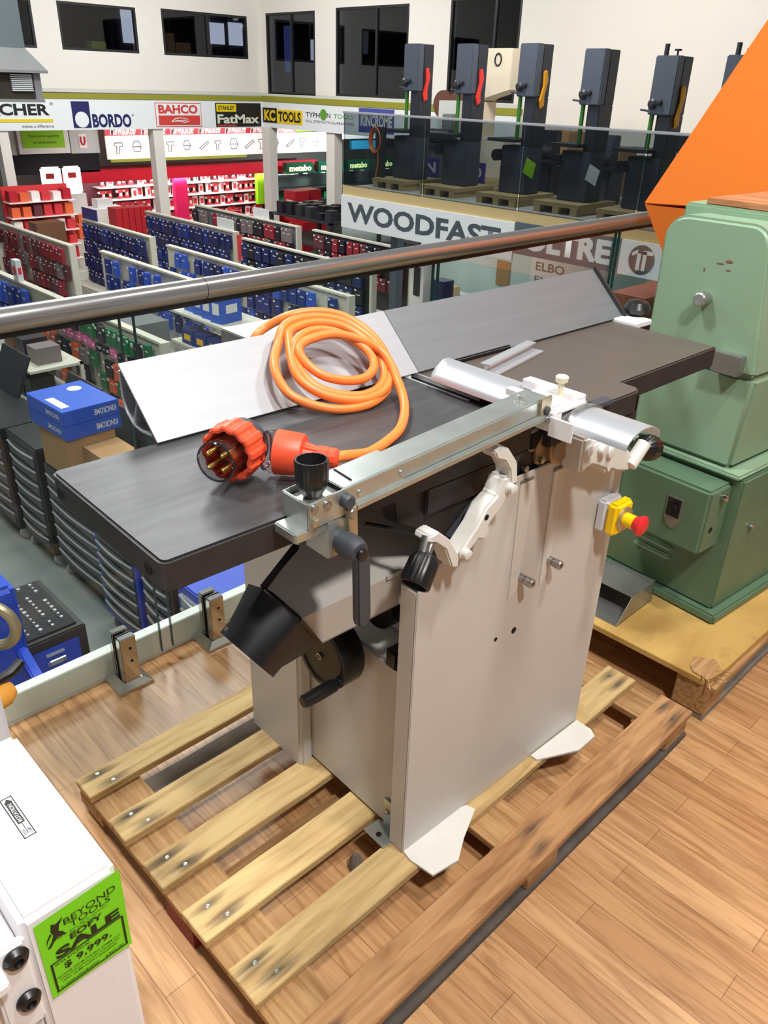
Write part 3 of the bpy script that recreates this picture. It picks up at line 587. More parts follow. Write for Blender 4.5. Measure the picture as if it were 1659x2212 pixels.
# ------------------------------------------------------------------ power cable with its plug
ME = Matrix.Rotation(DM, 3, 'Z')
pts = [(0.74, 1.245, 0.82), (0.765, 1.235, 0.93), (0.783, 1.225, 0.99)] + [
 (0.799, 1.215, 1.025), (0.824, 1.214, 1.040), (0.858, 1.188, 1.061), (0.907, 1.170, 1.0645), (0.9527, 1.15, 1.0532), (0.983, 1.1177, 1.0299), (0.9902, 1.0788, 1.0021), (0.977, 1.0373, 0.9721), (0.9433, 1.0085, 0.9514), (0.8781, 0.9827, 0.9455), (0.8225, 0.9919, 0.9454), (0.7798, 1.0144, 0.9554), (0.7494, 1.0384, 0.9727), (0.7446, 1.0664, 0.993), (0.7552, 1.0949, 1.0136), (0.7841, 1.1234, 1.0341), (0.8203, 1.131, 1.0535), (0.875, 1.1349, 1.0564), (0.927, 1.1189, 1.0448), (0.9558, 1.0863, 1.0213), (0.9599, 1.0488, 0.9946), (0.9446, 1.0209, 0.9742), (0.9107, 1.0014, 0.9605), (0.8631, 0.9968, 0.9593), (0.8191, 1.013, 0.9687), (0.7918, 1.0357, 0.9849), (0.7854, 1.0619, 1.0039), (0.7912, 1.0902, 1.0244), (0.8076, 1.1007, 1.0436), (0.8454, 1.1102, 1.0507), (0.8835, 1.1054, 1.0472), (0.9158, 1.0855, 1.0327), (0.9344, 1.0551, 1.0109), (0.9272, 1.0298, 0.9927), (0.8942, 1.0146, 0.9818), (0.8537, 1.0172, 0.9836), (0.8155, 1.0337, 0.9954), (0.7981, 1.06, 1.0142), (0.8002, 1.0845, 1.0323), (0.8267, 1.0926, 1.0422), (0.8817, 1.09, 1.0442), (0.9301, 1.0698, 1.0296), (0.9619, 1.0413, 1.0049), (0.9489, 0.9855, 0.9654), (0.9058, 0.9247, 0.9495), (0.8423, 0.8676, 0.9460), (0.7856, 0.8391, 0.9460), (0.734, 0.8197, 0.9495), (0.6946, 0.8026, 0.962), (0.664, 0.795, 0.9715), (0.648, 0.797, 0.973)]
# one more turn lying against the second one
i0 = pts.index((0.8203, 1.131, 1.0535)); i1 = pts.index((0.8076, 1.1007, 1.0436))
lp = pts[i0:i1]; cx_, cy_, cz_ = (sum(p[k] for p in lp)/len(lp) for k in range(3))
extra = [(cx_+1.13*(x-cx_), cy_+1.13*(y-cy_), cz_+1.13*(z-cz_)+0.001) for x, y, z in lp]
pts[i0:i0] = extra[:-1]+[tuple((a+b)/2 for a, b in zip(extra[-1], lp[0]))]
def spline(P, k=6):
    P = [Vector(p) for p in P]; out = []
    for i in range(len(P)-1):
        a, b, c, d = P[max(i-1, 0)], P[i], P[i+1], P[min(i+2, len(P)-1)]
        for j in range(k):
            t = j/k; out.append(0.5*((2*b)+(c-a)*t+(2*a-5*b+4*c-d)*t*t+(3*b-a-3*c+d)*t**3))
    return out+[P[-1]]
pc = thing('power_cable', 'orange power cable coiled against the planer fence with a clear four pin plug', 'power cable', (0.85, 1.0, 0.9372), DM)
MB().tube(spline(pts), 0.0082, 12).build('cable', 'cable_orange', pc, angle=80)
pa = Vector((-0.89, -0.454, 0.02)).normalized(); rc = Vector((0.538, 0.886, 0.984))
pl = MB().lathe(rc-pa*0.022, pa, [(0.036, 0), (0.041, 0.002), (0.042, 0.019), (0.0425, 0.020), (0.0425, 0.022), (0.042, 0.023), (0.041, 0.040), (0.038, 0.042), (0.034, 0.042), (0.033, 0.010)], 72, flute=12, fd=0.06, cap1=False).build('plug_ring', 'plug_orange', pc, angle=14)
x_, y_ = MB().frame(pa)
MB().lathe(rc-pa*0.024, pa, [(0.0285, 0), (0.0285, 0.072), (0.026, 0.072), (0.026, 0.030), (0.002, 0.029)], 40, cap1=False).build('plug_shroud', 'clear_plastic', pc)
MB().tube([rc+pa*0.048+(x_*math.cos(a)+y_*math.sin(a))*0.0275 for a in [2*math.pi*i/40 for i in range(40)]], 0.0017, 8, closed=True).build('shroud_rim', 'smoke_rim', pc)
MB().lathe(rc-pa*0.012, pa, [(0.024, 0), (0.024, 0.010), (0.010, 0.011)], 28).build('plug_insert', 'plug_orange', pc)
for (u, v) in ((0.011, 0.010), (-0.011, 0.010), (0.011, -0.011), (-0.011, -0.011)):
    c = rc + x_*u + y_*v
    MB().lathe(c, pa, [(0.0033, 0), (0.0033, 0.048), (0.002, 0.050)], 12).build('plug_pin', 'brass', pc)
bd = Vector((0.62, -0.78, -0.02)).normalized(); b0 = Vector((0.590, 0.864, 0.975))
MB().lathe(rc-pa*0.045, pa, [(0.030, 0), (0.032, 0.006), (0.032, 0.026)], 32).build('plug_back', 'clear_plastic', pc)
MB().lathe(b0-bd*0.016, bd, [(0.020, 0), (0.028, 0.008), (0.0315, 0.012), (0.0315, 0.021)], 32).build('plug_elbow', 'clear_plastic', pc)
MB().lathe(rc-pa*0.038, pa, [(0.0345, 0), (0.0365, 0.004), (0.0365, 0.014)], 32).build('seal_ring', 'lever_grey', pc)
MB().tube([b0-bd*0.012+(Vector((0.78, 0.62, 0))*math.cos(a)+Vector((0, 0, 1))*math.sin(a))*0.027 for a in [2*math.pi*i/30 for i in range(30)]], 0.0022, 8, closed=True).build('elbow_rib', 'smoke_rim', pc)
MB().lathe(b0+bd*0.004, bd, [(0.030, 0), (0.0325, 0.001), (0.030, 0.037), (0.028, 0.040), (0.018, 0.041)], 40).build('plug_body', 'plug_orange', pc)
MB().lathe(b0+bd*0.043, bd, [(0.020, 0), (0.014, 0.021)], 48, flute=10, fd=0.14).build('strain_relief', 'plug_orange', pc, angle=28)
MB().lathe(b0+bd*0.064, bd, [(0.0155, 0), (0.0155, 0.015), (0.0145, 0.016), (0.0145, 0.026), (0.011, 0.030), (0.0075, 0.0305)], 12).build('cable_gland', 'plug_orange', pc, angle=28)
# ------------------------------------------------------------------ open pallet under the planer
def thing_local(name, label, cat, loc, rz=0.0, group=None):
    o = thing(name, label, cat, (0, 0, 0), 0, group); o.location = loc; o.rotation_euler = (0, 0, rz); ORG[o.name] = Vector((0, 0, 0)); return o
def part_at(mb, name, mat, parent, c, rz=0.0, **k):
    """a part with its own origin c (given in the parent's frame); geometry in mb is local to c"""
    o = mb.build(name, mat, parent, org=(0, 0, 0), **k); o.location = Vector(c) - ORG[parent.name]; o.rotation_euler = (0, 0, rz); return o
pal = thing('pallet', 'open slatted timber pallet with nail stained boards carrying the planer', 'pallet', (1.02, 0.93, 0))
LX = 1.217
def rough_board(L, W, T, k=14):
    """board with slightly uneven edges, along local x"""
    m = MB(); rings = []
    for i in range(k+1):
        x = -L/2+L*i/k; a = R.uniform(-0.0012, 0.0012); b = R.uniform(-0.0012, 0.0012)
        rings.append([(x, -W/2+a, -T/2), (x, W/2+b, -T/2), (x, W/2+b, T/2), (x, -W/2+a, T/2)])
    return m.loft(rings)
slats = [((1.27, 1.339), 'pallet_pine'), ((1.118, 1.190), 'pallet_pine'), ((0.974, 1.052), 'pallet_pine'), ((0.826, 0.909), 'pallet_pine'), ((0.678, 0.760), 'pallet_pine'), ((0.519, 0.604), 'pallet_brown')]
for i, ((y0, y1), mt) in enumerate(slats):
    sl = part_at(rough_board(LX, y1-y0, 0.018), 'slat', mt, pal, (1.0215, (y0+y1)/2, 0.077), rz=R.uniform(-0.004, 0.004), bevel=0.0015)
    for (nx, ny) in ((-0.566, 0.018), (-0.548, -0.02), (0.57, 0.016), (0.555, -0.018)):
        n_ = MB().lathe((nx, ny, 0.0085), (0, 0, 1), [(0.0042, 0), (0.0042, 0.0010), (0.002, 0.0013)], 10).build('nail', 'galv_sheet', sl, org=(0, 0, 0))
for x0, x1 in ((0.417, 0.527), (0.965, 1.075), (1.53, 1.627)):
    part_at(rough_board(0.80, x1-x0, 0.016, 8), 'stringer_board', 'pallet_block', pal, ((x0+x1)/2, 0.929, 0.059), rz=math.pi/2, bevel=0.001)
    for yb in (0.575, 0.93, 1.29):
        c_red = (x0 < 0.5 and abs(yb-0.93) < 0.01)
        part_at(MB().box(-0.055, 0.05, -0.05, 0.05, -0.033 if c_red else -0.0175, 0.0175), 'block', 'red_paint' if c_red else 'pallet_block', pal, ((x0+x1)/2, yb, 0.0335), bevel=0.002)
for yb, mt in ((0.565, 'shaded_board'), (0.93, 'pallet_block'), (1.268, 'dirty_grey_board')):
    part_at(rough_board(LX-(0.13 if yb > 0.6 else 0), 0.065 if yb > 1 else 0.09, 0.015, 10), 'bottom_board', mt, pal, (1.0215+(0.065 if yb > 0.6 else 0), yb, 0.0077), bevel=0.001)
tag(MB().loft([[(0.74, 0.80, 0.0), (0.77, 0.79, 0.0), (0.775, 0.815, 0.0), (0.745, 0.82, 0.0)], [(0.742, 0.797, 0.03), (0.765, 0.795, 0.034), (0.768, 0.812, 0.028), (0.748, 0.818, 0.032)], [(0.75, 0.80, 0.052), (0.757, 0.80, 0.056), (0.76, 0.808, 0.05), (0.752, 0.81, 0.048)]]).build('wood_splinter', 'dirty_grey_board', org=(0.75, 0.81, 0), bevel=0.003), 'torn grey lump of timber on the floor between the pallet slats', 'timber scrap')

# ------------------------------------------------------------------ glass balustrade on our side
RY = 1.657
bal = thing('glass_balustrade', 'glass balustrade with polished steel handrail running behind the planer', 'balustrade', (1.5, RY, 0))
for (x0, x1) in ((-1.2, 1.0255), (1.0265, 6.0)):
    h = MB().cyl((x0, RY, 1.003), (x1, RY, 1.003), 0.0255, n=40).build('handrail', 'rail_steel', bal)
    MB().box(x0, x1, RY-0.007, RY+0.007, 0.968, 0.980).build('rail_seal', 'black_plastic', h)
for (x0, x1) in ((-0.2, 0.807), (0.84, 1.834), (1.855, 2.865), (2.89, 3.9), (3.92, 5.0)):
    p = MB().box(x0+0.001, x1-0.001, RY-0.006, RY+0.006, 0.045, 0.972).build('glass_pane', 'pane_glass', bal, smooth=False)
    for x in (x0, x1-0.0011): MB().box(x, x+0.0011, RY-0.006, RY+0.006, 0.045, 0.972).build('polished_edge', 'glass_edge', p, smooth=False)
MB().cyl((1.0252, RY, 1.003), (1.0268, RY, 1.003), 0.0257, n=40).build('rail_joint', 'dark_void', bal)
def spigot(x):
    t = MB().loft([[(x-0.05, RY-0.05, 0.0005), (x+0.05, RY-0.05, 0.0005), (x+0.05, RY+0.042, 0.0005), (x-0.05, RY+0.042, 0.0005)], [(x-0.048, RY-0.048, 0.008), (x+0.048, RY-0.048, 0.008), (x+0.048, RY+0.040, 0.008), (x-0.048, RY+0.040, 0.008)], [(x-0.026, RY-0.032, 0.022), (x+0.026, RY-0.032, 0.022), (x+0.026, RY+0.032, 0.022), (x-0.026, RY+0.032, 0.022)]]).build('spigot', 'chrome', bal, smooth=False)
    MB().box(x-0.023, x+0.023, RY-0.032, RY-0.009, 0.02, 0.16).build('clamp_plate', 'chrome', t, bevel=0.003)
    MB().box(x-0.023, x+0.023, RY+0.009, RY+0.032, 0.02, 0.16).build('clamp_plate', 'chrome', t, bevel=0.003)
    MB().box(x-0.023, x+0.023, RY-0.0088, RY-0.0062, 0.03, 0.161).build('gasket', 'black_plastic', t)
    for z in (0.085, 0.125): MB().cyl((x+0.004, RY-0.0315, z), (x+0.004, RY-0.0326, z), 0.004, n=12).build('grub_screw', 'dark_void', t)
for x in (0.70, 0.972, 1.70, 1.99, 2.73, -0.06): spigot(x)

# ------------------------------------------------------------------ white drum sander at the lower left
ws = thing('drum_sander', 'white painted drum sander with a bright green sale tag at the lower left', 'woodworking machine', (0.14, 0.66, 0))
MB().box(0.095, 0.190, 0.551, 0.800, 0.0, 0.75).build('side_housing', 'sander_white', ws, bevel=0.006, seg=3)
MB().box(-0.55, 0.0945, 0.56, 0.79, 0.0, 0.702).build('body', 'sander_white', ws, bevel=0.005)
MB().box(-0.1, 0.086, 0.548, 0.560, 0.690, 0.716).box(-0.1, 0.070, 0.52, 0.552, 0.716, 0.728).build('bed_bracket', 'sander_white', ws, bevel=0.002)
MB().box(0.060, 0.0945, 0.541, 0.551, 0.62, 0.742).build('hinge_plate', 'sander_white', ws, bevel=0.003)
for z in (0.728, 0.664): MB().lathe((0.083, 0.5415, z), (0, -1, 0), [(0.011, 0), (0.012, 0.003), (0.009, 0.008), (0.005, 0.0095), (0.004, 0.006)], 20).build('cap_screw', 'black_plastic', ws)
st = MB().prism([(0.151, 0.709, 0.7502), (0.138, 0.706, 0.7502), (0.135, 0.638, 0.7502), (0.1505, 0.638, 0.7502)], (0, 0, 0.0003)).build('rotation_sticker', 'sticker_white', ws, smooth=False)
def onst(u, v): return (0.1370+u*0.0125, 0.6405+v*0.066, 0.7507)
m = MB()
for (u0, u1, v0, v1) in ((0, 0.085, 0, 1), (0.915, 1, 0, 1), (0, 1, 0, 0.018), (0, 1, 0.982, 1), (0.22, 0.78, 0.34, 0.86)):
    m.prism([onst(u0, v0), onst(u1, v0), onst(u1, v1), onst(u0, v1)], (0, 0, 0.0002))
m.prism([onst(0.12, 0.86), onst(0.88, 0.86), onst(0.5, 0.965)], (0, 0, 0.0002)).prism([onst(0.47, 0.08), onst(0.53, 0.08), onst(0.53, 0.34), onst(0.47, 0.34)], (0, 0, 0.0002))
for k in range(4):
    for sg in (-1, 1): m.prism([onst(0.5+sg*0.10, 0.09+k*0.035), onst(0.5+sg*0.36, 0.055+k*0.035), onst(0.5+sg*0.36, 0.067+k*0.035), onst(0.5+sg*0.10, 0.102+k*0.035)], (0, 0, 0.0002))
m.build('arrow_mark', 'ink', st, smooth=False)
text('ROTATION', 'sticker_white', st, onst(0.66, 0.37), Vector(onst(0.66, 0.83))-Vector(onst(0.66, 0.37)), Vector(onst(0.34, 0.37))-Vector(onst(0.66, 0.37)), bold=0.01, lift=0.0003)
# sale tag taped to the front
tg_ = thing('sale_tag', 'bright lime green sale tag priced at 9,999 on the white sander', 'price tag', (0.148, 0.5505, 0.74))
def T(u, v):  # u across 0..1, v down 0..1
    return Vector((0.105+u*(0.087-0.0015*v), 0.5496-0.004*max(0, v-0.85)*abs(u-0.4)*4, 0.738+0.005*u-v*(0.111+0.004*u)))
g = MB()
for i in range(8):
    for j in range(8):
        a = [T(i/8, j/8), T((i+1)/8, j/8), T((i+1)/8, (j+1)/8), T(i/8, (j+1)/8)]
        g._f([g.bm.verts.new(p) for p in a])
bmesh.ops.remove_doubles(g.bm, verts=g.bm.verts[:], dist=1e-6)
paper = g.build('paper', 'tag_green', tg_)
def tt(s, u0, u1, v0, v1, bold=0.0, sh=0.0, mat='tag_ink'):
    O = T(u0, v1); text(s, mat, paper, O, T(u1, v1)-O, T(u0, v0)-O, bold=bold, shear=sh, lift=0.0006)
def box_t(u0, u1, v0, v1): m.prism([T(u0, v0), T(u1, v0), T(u1, v1), T(u0, v1)], (0, -0.0006, 0))
tt('BEYOND', 0.30, 0.92, 0.13, 0.205); tt('TOOLS', 0.36, 0.84, 0.215, 0.285)
tt('Big on tools. Big on machinery.', 0.20, 0.80, 0.300, 0.325, sh=0.2); tt('Big on Service.', 0.34, 0.66, 0.330, 0.352, sh=0.2)
tt('EOFY', 0.33, 0.72, 0.355, 0.425, bold=0.03); tt('SALE', 0.14, 0.92, 0.435, 0.56, bold=0.045)
tt('WAS $10,990.00', 0.10, 0.52, 0.595, 0.63, bold=0.008); tt('$ 9,999.', 0.20, 0.78, 0.65, 0.745, bold=0.02)
tt('SANDER DRUM DOUBLE 635MM (25")', 0.10, 0.88, 0.775, 0.803, bold=0.006); tt('WIDE 5HP (3.7KW) 415V TOUGHCUT', 0.12, 0.86, 0.815, 0.843, bold=0.006)
tt('(4PIN 10AMP SUPPLY REQUIRED)', 0.14, 0.82, 0.853, 0.881, bold=0.006); tt('TC-SDDPLATINUM 635DD', 0.10, 0.58, 0.915, 0.943, bold=0.006); tt('# 8601282', 0.66, 0.90, 0.915, 0.943, bold=0.006)
m = MB(); box_t(0.06, 0.94, 0.572, 0.58); box_t(0.06, 0.085, 0.58, 0.95); box_t(0.925, 0.95, 0.58, 0.95); box_t(0.06, 0.95, 0.95, 0.957); m.build('tag_border', 'tag_ink', paper, smooth=False)
m = MB()  # running figure mark of the shop
for pl_ in ([(0.17, 0.10), (0.22, 0.13), (0.30, 0.10), (0.25, 0.16), (0.23, 0.23), (0.27, 0.26), (0.30, 0.31), (0.25, 0.30), (0.21, 0.29), (0.16, 0.32), (0.12, 0.36), (0.08, 0.36), (0.14, 0.30), (0.17, 0.24), (0.15, 0.18)], [(0.14, 0.20), (0.09, 0.26), (0.08, 0.32), (0.10, 0.27), (0.15, 0.22)]):
    m.prism([T(u, v) for u, v in pl_], (0, -0.0006, 0))
m.build('figure_mark', 'tag_ink', paper, smooth=False)
# column with a lifting ring at the left frame edge
mc = thing('machine_column', 'pale grey machine column with a steel lifting ring at the left frame edge', 'machine part', (0.19, 1.03, 0))
pm('column_grey', (206, 208, 216), 0.5)
MB().box(0.10, 0.230, 0.985, 1.06, 0, 0.67).build('column', 'column_grey', mc, bevel=0.006)
MB().tube([(0.268+0.033*math.cos(a)*0.70, 1.088+0.033*math.cos(a)*-0.70, 0.708+0.036*math.sin(a)) for a in [2*math.pi*i/28 for i in range(28)]], 0.0085, 10, closed=True).build('lifting_ring', 'ring_metal', mc)
MB().cyl((0.258, 1.095, 0.668), (0.20, 1.05, 0.60), 0.010, n=12).build('ring_shank', 'ring_metal', mc)
MB().tube([(0.20, 1.07, 0.615), (0.25, 1.085, 0.612), (0.275, 1.09, 0.612), (0.296, 1.10, 0.617)], 0.0085, 10).build('lever', 'black_plastic', mc)
MB().lathe((0.225, 1.075, 0.585), (0.9, 0.2, 0.05), [(0.012, 0), (0.02, 0.01), (0.02, 0.035), (0.012, 0.048)], 16).build('grip', 'glove_yellow', mc)

# ------------------------------------------------------------------ second pallet with the green machine
p2 = thing('pallet', 'plywood topped pallet with a splintered corner under the green machine', 'pallet', (2.2, 1.0, 0))
m = MB().prism([(1.705, 0.54, 0.113), (1.74, 0.528, 0.113), (1.80, 0.520, 0.113), (2.95, 0.505, 0.113), (2.95, 1.50, 0.113), (1.70, 1.50, 0.113)], (0, 0, 0.017)).build('plywood_top', 'plywood_yellow', p2, bevel=0.001)
MB().prism([(1.708, 0.53, 0.1303), (1.77, 0.518, 0.1303), (1.805, 0.555, 0.1303), (1.775, 0.60, 0.1303), (1.735, 0.592, 0.1303), (1.715, 0.575, 0.1303)], (0, 0, 0.004)).build('splintered_corner', 'pallet_block', m, bevel=0.0015)
for (a, b, c_) in (((1.712, 0.53, 0.132), (1.695, 0.515, 0.120), 0.003), ((1.74, 0.52, 0.134), (1.748, 0.497, 0.126), 0.003), ((1.76, 0.53, 0.135), (1.79, 0.505, 0.128), 0.0025), ((1.72, 0.55, 0.135), (1.70, 0.54, 0.139), 0.003)):
    MB().bar(a, b, c_, c_).build('splinter', 'pallet_block', m)
for (x, y) in ((1.765, 0.565), (1.765, 1.0), (1.765, 1.42), (2.3, 0.565), (2.85, 0.565), (2.3, 1.42), (2.85, 1.42)):
    part_at(MB().box(-0.052, 0.052, -0.045, 0.045, -0.048, 0.048), 'block', 'pallet_block', p2, (x, y, 0.0645), bevel=0.003)
for y in (0.565, 1.42): part_at(rough_board(1.23, 0.09, 0.016, 8), 'bottom_board', 'dirty_grey_board', p2, (2.33, y, 0.0085), bevel=0.001)
part_at(rough_board(1.23, 0.03, 0.018, 8), 'edge_board', 'pallet_block', p2, (2.335, 0.524, 0.10), bevel=0.001)
gm = thing_local('thicknesser', 'green painted cast machine with a switch box standing on the plywood topped pallet', 'woodworking machine', (1.945, 0.632, 0.1303), -0.09)
MB().box(0, 0.62, 0, 0.43, 0, 0.030).build('plinth', 'green_dark', gm, bevel=0.006)
MB().box(0.022, 0.56, 0.026, 0.408, 0.030, 0.432).build('base', 'green_dark', gm, bevel=0.006)
MB().box(0.006, 0.57, 0.034, 0.40, 0.432, 0.446).build('collar', 'green_paint', gm, bevel=0.005)
MB().prism([(0.024, 0.075, 0.446), (0.024, 0.385, 0.446), (0.024, 0.385, 0.695), (0.024, 0.066, 0.695)], (0.48, 0, 0)).build('column', 'green_paint', gm, bevel=0.012, seg=3)
P = [(0.068, 0.697), (0.386, 0.697)] + arc(0.330, 0.985, 0.062, 0, 90) + arc(0.162, 0.996, 0.052, 90, 180)
hd2 = MB().prism([(0.018, y, z) for y, z in P], (0.46, 0, 0)).build('head_cover', 'green_paint', gm, bevel=0.009, seg=3)
MB().prism([(0.10, 0.30, 0.90), (0.10, 0.398, 0.90), (0.10, 0.398, 1.066), (0.10, 0.10, 1.066), (0.10, 0.10, 0.90)], (0.36, 0, 0)).build('rear_cover', 'green_paint', gm, bevel=0.006)
MB().box(0.11, 0.47, 0.05, 0.345, 1.0665, 1.082).build('top_board', 'board_brown', gm, bevel=0.002)
MB().lathe((0.018, 0.238, 0.862), (-1, 0, 0), [(0.016, 0), (0.0175, 0.010), (0.0175, 0.034), (0.014, 0.037), (0.006, 0.0375)], 18).build('cover_bolt', 'galv_sheet', hd2)
def chip(c, w, h, k=9):
    pts = []
    for i in range(k):
        a = 2*math.pi*i/k; r = R.uniform(0.6, 1.1); pts.append((0.0178, c[0]+w*r*math.cos(a), c[1]+h*r*math.sin(a)))
    MB().prism(pts, (-0.0004, 0, 0)).build('paint_chip', 'rust_chip', hd2, smooth=False)
for c, w, h in (((0.20, 0.956), 0.015, 0.005), ((0.221, 0.948), 0.014, 0.003), ((0.198, 0.936), 0.007, 0.0025), ((0.26, 0.928), 0.003, 0.005)): chip(c, w, h)
MB().box(-0.012, 0.03, 0.100, 0.172, 0.698, 0.748).build('steel_slide', 'galv_sheet', gm, bevel=0.002)
sb = MB().box(-0.085, 0.021, 0.052, 0.32, 0.232, 0.420).build('switch_box', 'green_dark', gm, bevel=0.008, seg=3)
sp_ = MB().prism([(-0.0855, y, z) for y, z in [(0.118, 0.374), (0.168, 0.374), (0.168, 0.308), (0.156, 0.287), (0.143, 0.280), (0.130, 0.287), (0.118, 0.308)]], (-0.003, 0, 0)).build('switch_plate', 'galv_sheet', sb, bevel=0.001)
MB().box(-0.0905, -0.0885, 0.124, 0.163, 0.316, 0.368).build('switch_face', 'black_plastic', sp_)
MB().lathe((-0.0905, 0.143, 0.338), (-1, 0, 0), [(0.015, 0), (0.014, 0.006), (0.006, 0.007)], 20).box(-0.103, -0.096, 0.1395, 0.1465, 0.322, 0.356).build('rotary_knob', 'black_plastic', sp_, bevel=0.001)
MB().lathe((-0.03, 0.052, 0.395), (0, -1, 0), [(0.008, 0), (0.010, 0.010), (0.008, 0.018), (0.003, 0.019)], 14).build('box_screw', 'chrome', sb)
MB().lathe((-0.045, 0.0525, 0.300), (0, -1, 0), [(0.009, 0), (0.0085, 0.0012)], 14).build('cable_hole', 'dark_void', sb)
for z in (0.158, 0.128):
    MB().bar((0.020, 0.30, z+0.0), (0.020, 0.175, z), 0.016, 0.016).build('vent_louvre', 'green_paint', gm, bevel=0.006)
MB().cyl((0.12, 0.024, 0.27), (0.12, 0.014, 0.27), 0.007, n=12).build('side_bolt', 'galv_sheet', gm)
MB().cyl((0.04, 0.035, 0.0305), (0.04, 0.035, 0.036), 0.007, n=12).build('plinth_bolt', 'rust_brown', gm)
# folded galvanised duct piece lying on the pallet
m = MB(); a, b, c_, d = (1.738, 0.80), (1.745, 0.965), 0, 0
y0, y1 = 0.812, 0.965
def dx(z): return 1.738+(z-0.131)*0.95
Z0, Z1, t_ = 0.1308, 0.199, 0.002
m.hexa([(dx(Z0), y0, Z0), (1.93, y0, Z0), (1.93, y1, Z0), (dx(Z0), y1, Z0), (dx(Z0), y0, Z0+t_), (1.93, y0, Z0+t_), (1.93, y1, Z0+t_), (dx(Z0), y1, Z0+t_)])
m.hexa([(dx(Z1), y0, Z1), (1.93, y0, Z1), (1.93, y1, Z1), (dx(Z1), y1, Z1), (dx(Z1), y0, Z1+t_), (1.93, y0, Z1+t_), (1.93, y1, Z1+t_), (dx(Z1), y1, Z1+t_)])
for y in (y0, y1-t_): m.hexa([(dx(Z0), y, Z0), (1.93, y, Z0), (1.93, y+t_, Z0), (dx(Z0), y+t_, Z0), (dx(Z1), y, Z1), (1.93, y, Z1), (1.93, y+t_, Z1), (dx(Z1), y+t_, Z1)])
m.box(1.928, 1.93, y0, y1, Z0, Z1)
tag(m.build('sheet_metal_duct', 'galv_sheet', org=(1.84, 0.89, Z0)), 'open ended galvanised duct lying on plywood beside the green plinth', 'duct')
tag(MB().box(2.12, 2.38, 1.10, 1.22, 0.1305, 0.925).build('steel_post', 'rust_brown', bevel=0.004, org=(2.25, 1.16, 0.1305)), 'dark brown steel post just behind the green machine', 'post')
# orange machine with a slanting hood
om = thing('orange_machine', 'big orange hooded machine leaning over behind the green machine', 'machine', (3.2, 0.9, 0))
MB().prism([(2.9, 1.584, 1.076), (2.9, 1.0, 2.15), (2.9, -0.2, 2.15), (2.9, -0.2, 1.12), (2.9, 1.13, 1.10)], (0.8, 0, 0.0)).build('hood', 'orange_paint', om, bevel=0.004)
MB().loft([[(2.905, 1.580, 1.074), (3.65, 1.580, 1.074), (3.65, -0.15, 1.09), (2.905, -0.15, 1.09)], [(3.05, 1.42, 0.70), (3.65, 1.42, 0.70), (3.65, 0.1, 0.70), (3.05, 0.1, 0.70)]]).build('hopper', 'orange_paint', om)
MB().box(3.05, 3.65, 0.1, 1.42, 0.0, 0.70).build('stand', 'black_plastic', om, bevel=0.01)
MB().box(2.894, 2.899, 1.02, 1.145, 1.115, 1.14).build('label_plate', 'white_part', om)
# ------------------------------------------------------------------ shop floor below: shelving
pm('beige_steel', (206, 202, 186), 0.6); pm('pack_blue', (32, 52, 128), 0.5); pm('pack_navy', (28, 38, 92), 0.5); pm('pack_bright', (52, 92, 200), 0.5)
pm('pack_red', (150, 40, 52), 0.5); pm('pack_maroon', (104, 50, 58), 0.55); pm('pack_grey', (124, 112, 112), 0.5); pm('pack_dark', (34, 32, 44), 0.5); pm('pack_purple', (74, 40, 92), 0.5)
pm('ticket', (222, 224, 226), 0.6); pm('red_box', (186, 30, 44), 0.5); pm('tool_red', (214, 60, 66), 0.4); pm('tool_white', (250, 236, 232), 0.5); pm('steel_dark', (48, 50, 54), 0.5)
pm('pack_green', (30, 110, 66), 0.5); pm('pack_orange', (232, 104, 62), 0.5); pm('pack_pink', (226, 112, 168), 0.5); pm('box_blue', (40, 88, 196), 0.5); pm('yellow_label', (232, 184, 40), 0.6)
pm('bin_grey', (112, 118, 120), 0.6); pm('case_black', (30, 30, 33), 0.45); pm('brown_wood', (110, 72, 50), 0.6)
def gondola(x, y0, y1, zt, label, panel='beige_steel', two=False):
    t = thing('gondola_shelving', label, 'shop shelving', (x, (y0+y1)/2, GZ))
    MB().box(x-0.02, x+0.02, y0, y1, GZ+0.15, zt-0.02).build('pegboard', panel, t, smooth=False)
    MB().box(x-0.05, x+0.05, y0, y1, zt-0.03, zt).build('top_rail', 'beige_steel', t, smooth=False)
    MB().box(x-0.06, x+0.06, y0-0.05, y0, GZ, zt).build('end_upright', 'beige_steel', t, smooth=False)
    MB().box(x-0.45, x+0.45, y0, y1, GZ, GZ+0.15).build('base_shelf', 'beige_steel', t, smooth=False)
    return t
PACKM = {}
def packmesh(col, w, h, d=0.05):
    k = (col, w, h)
    if k not in PACKM:
        m = MB(); m.box(-d, 0, -w/2, w/2, -h, 0); m.mi = 1
        m.box(-d-0.05, -d-0.046, -0.02, 0.02, -0.02, 0.008); m.box(-d-0.004, -d-0.001, -w*0.3, w*0.15, -h*0.40, -h*0.34)
        o = m.build('x', [col, 'ticket'], smooth=False); PACKM[k] = o.data; bpy.data.objects.remove(o)
    return PACKM[k]
def packs(name, x, ya, yb, zt, rows, pitch, w, h, cols, label, group, skip=0.06, rowgap=0.03):
    y = ya
    n = int((yb-ya)/pitch)
    for r in range(rows):
        for i in range(n):
            if R.random() < skip: continue
            me = packmesh(cols[(R.randrange(len(cols)))], w, h)
            o = bpy.data.objects.new(name, me); COL.objects.link(o)
            o.location = (x-0.03-R.uniform(0, 0.06), ya+pitch*(i+0.5)+R.uniform(-0.008, 0.008), zt-0.07-r*(h+rowgap)-R.uniform(0, 0.01))
            tag(o, label, 'tool pack', group)
BL = ['pack_blue', 'pack_navy', 'pack_navy', 'pack_blue', 'pack_navy']
gondola(6.22, 14.25, 17.5, -1.2, 'pegboard gondola of maroon packs with a pale end post at the far left')
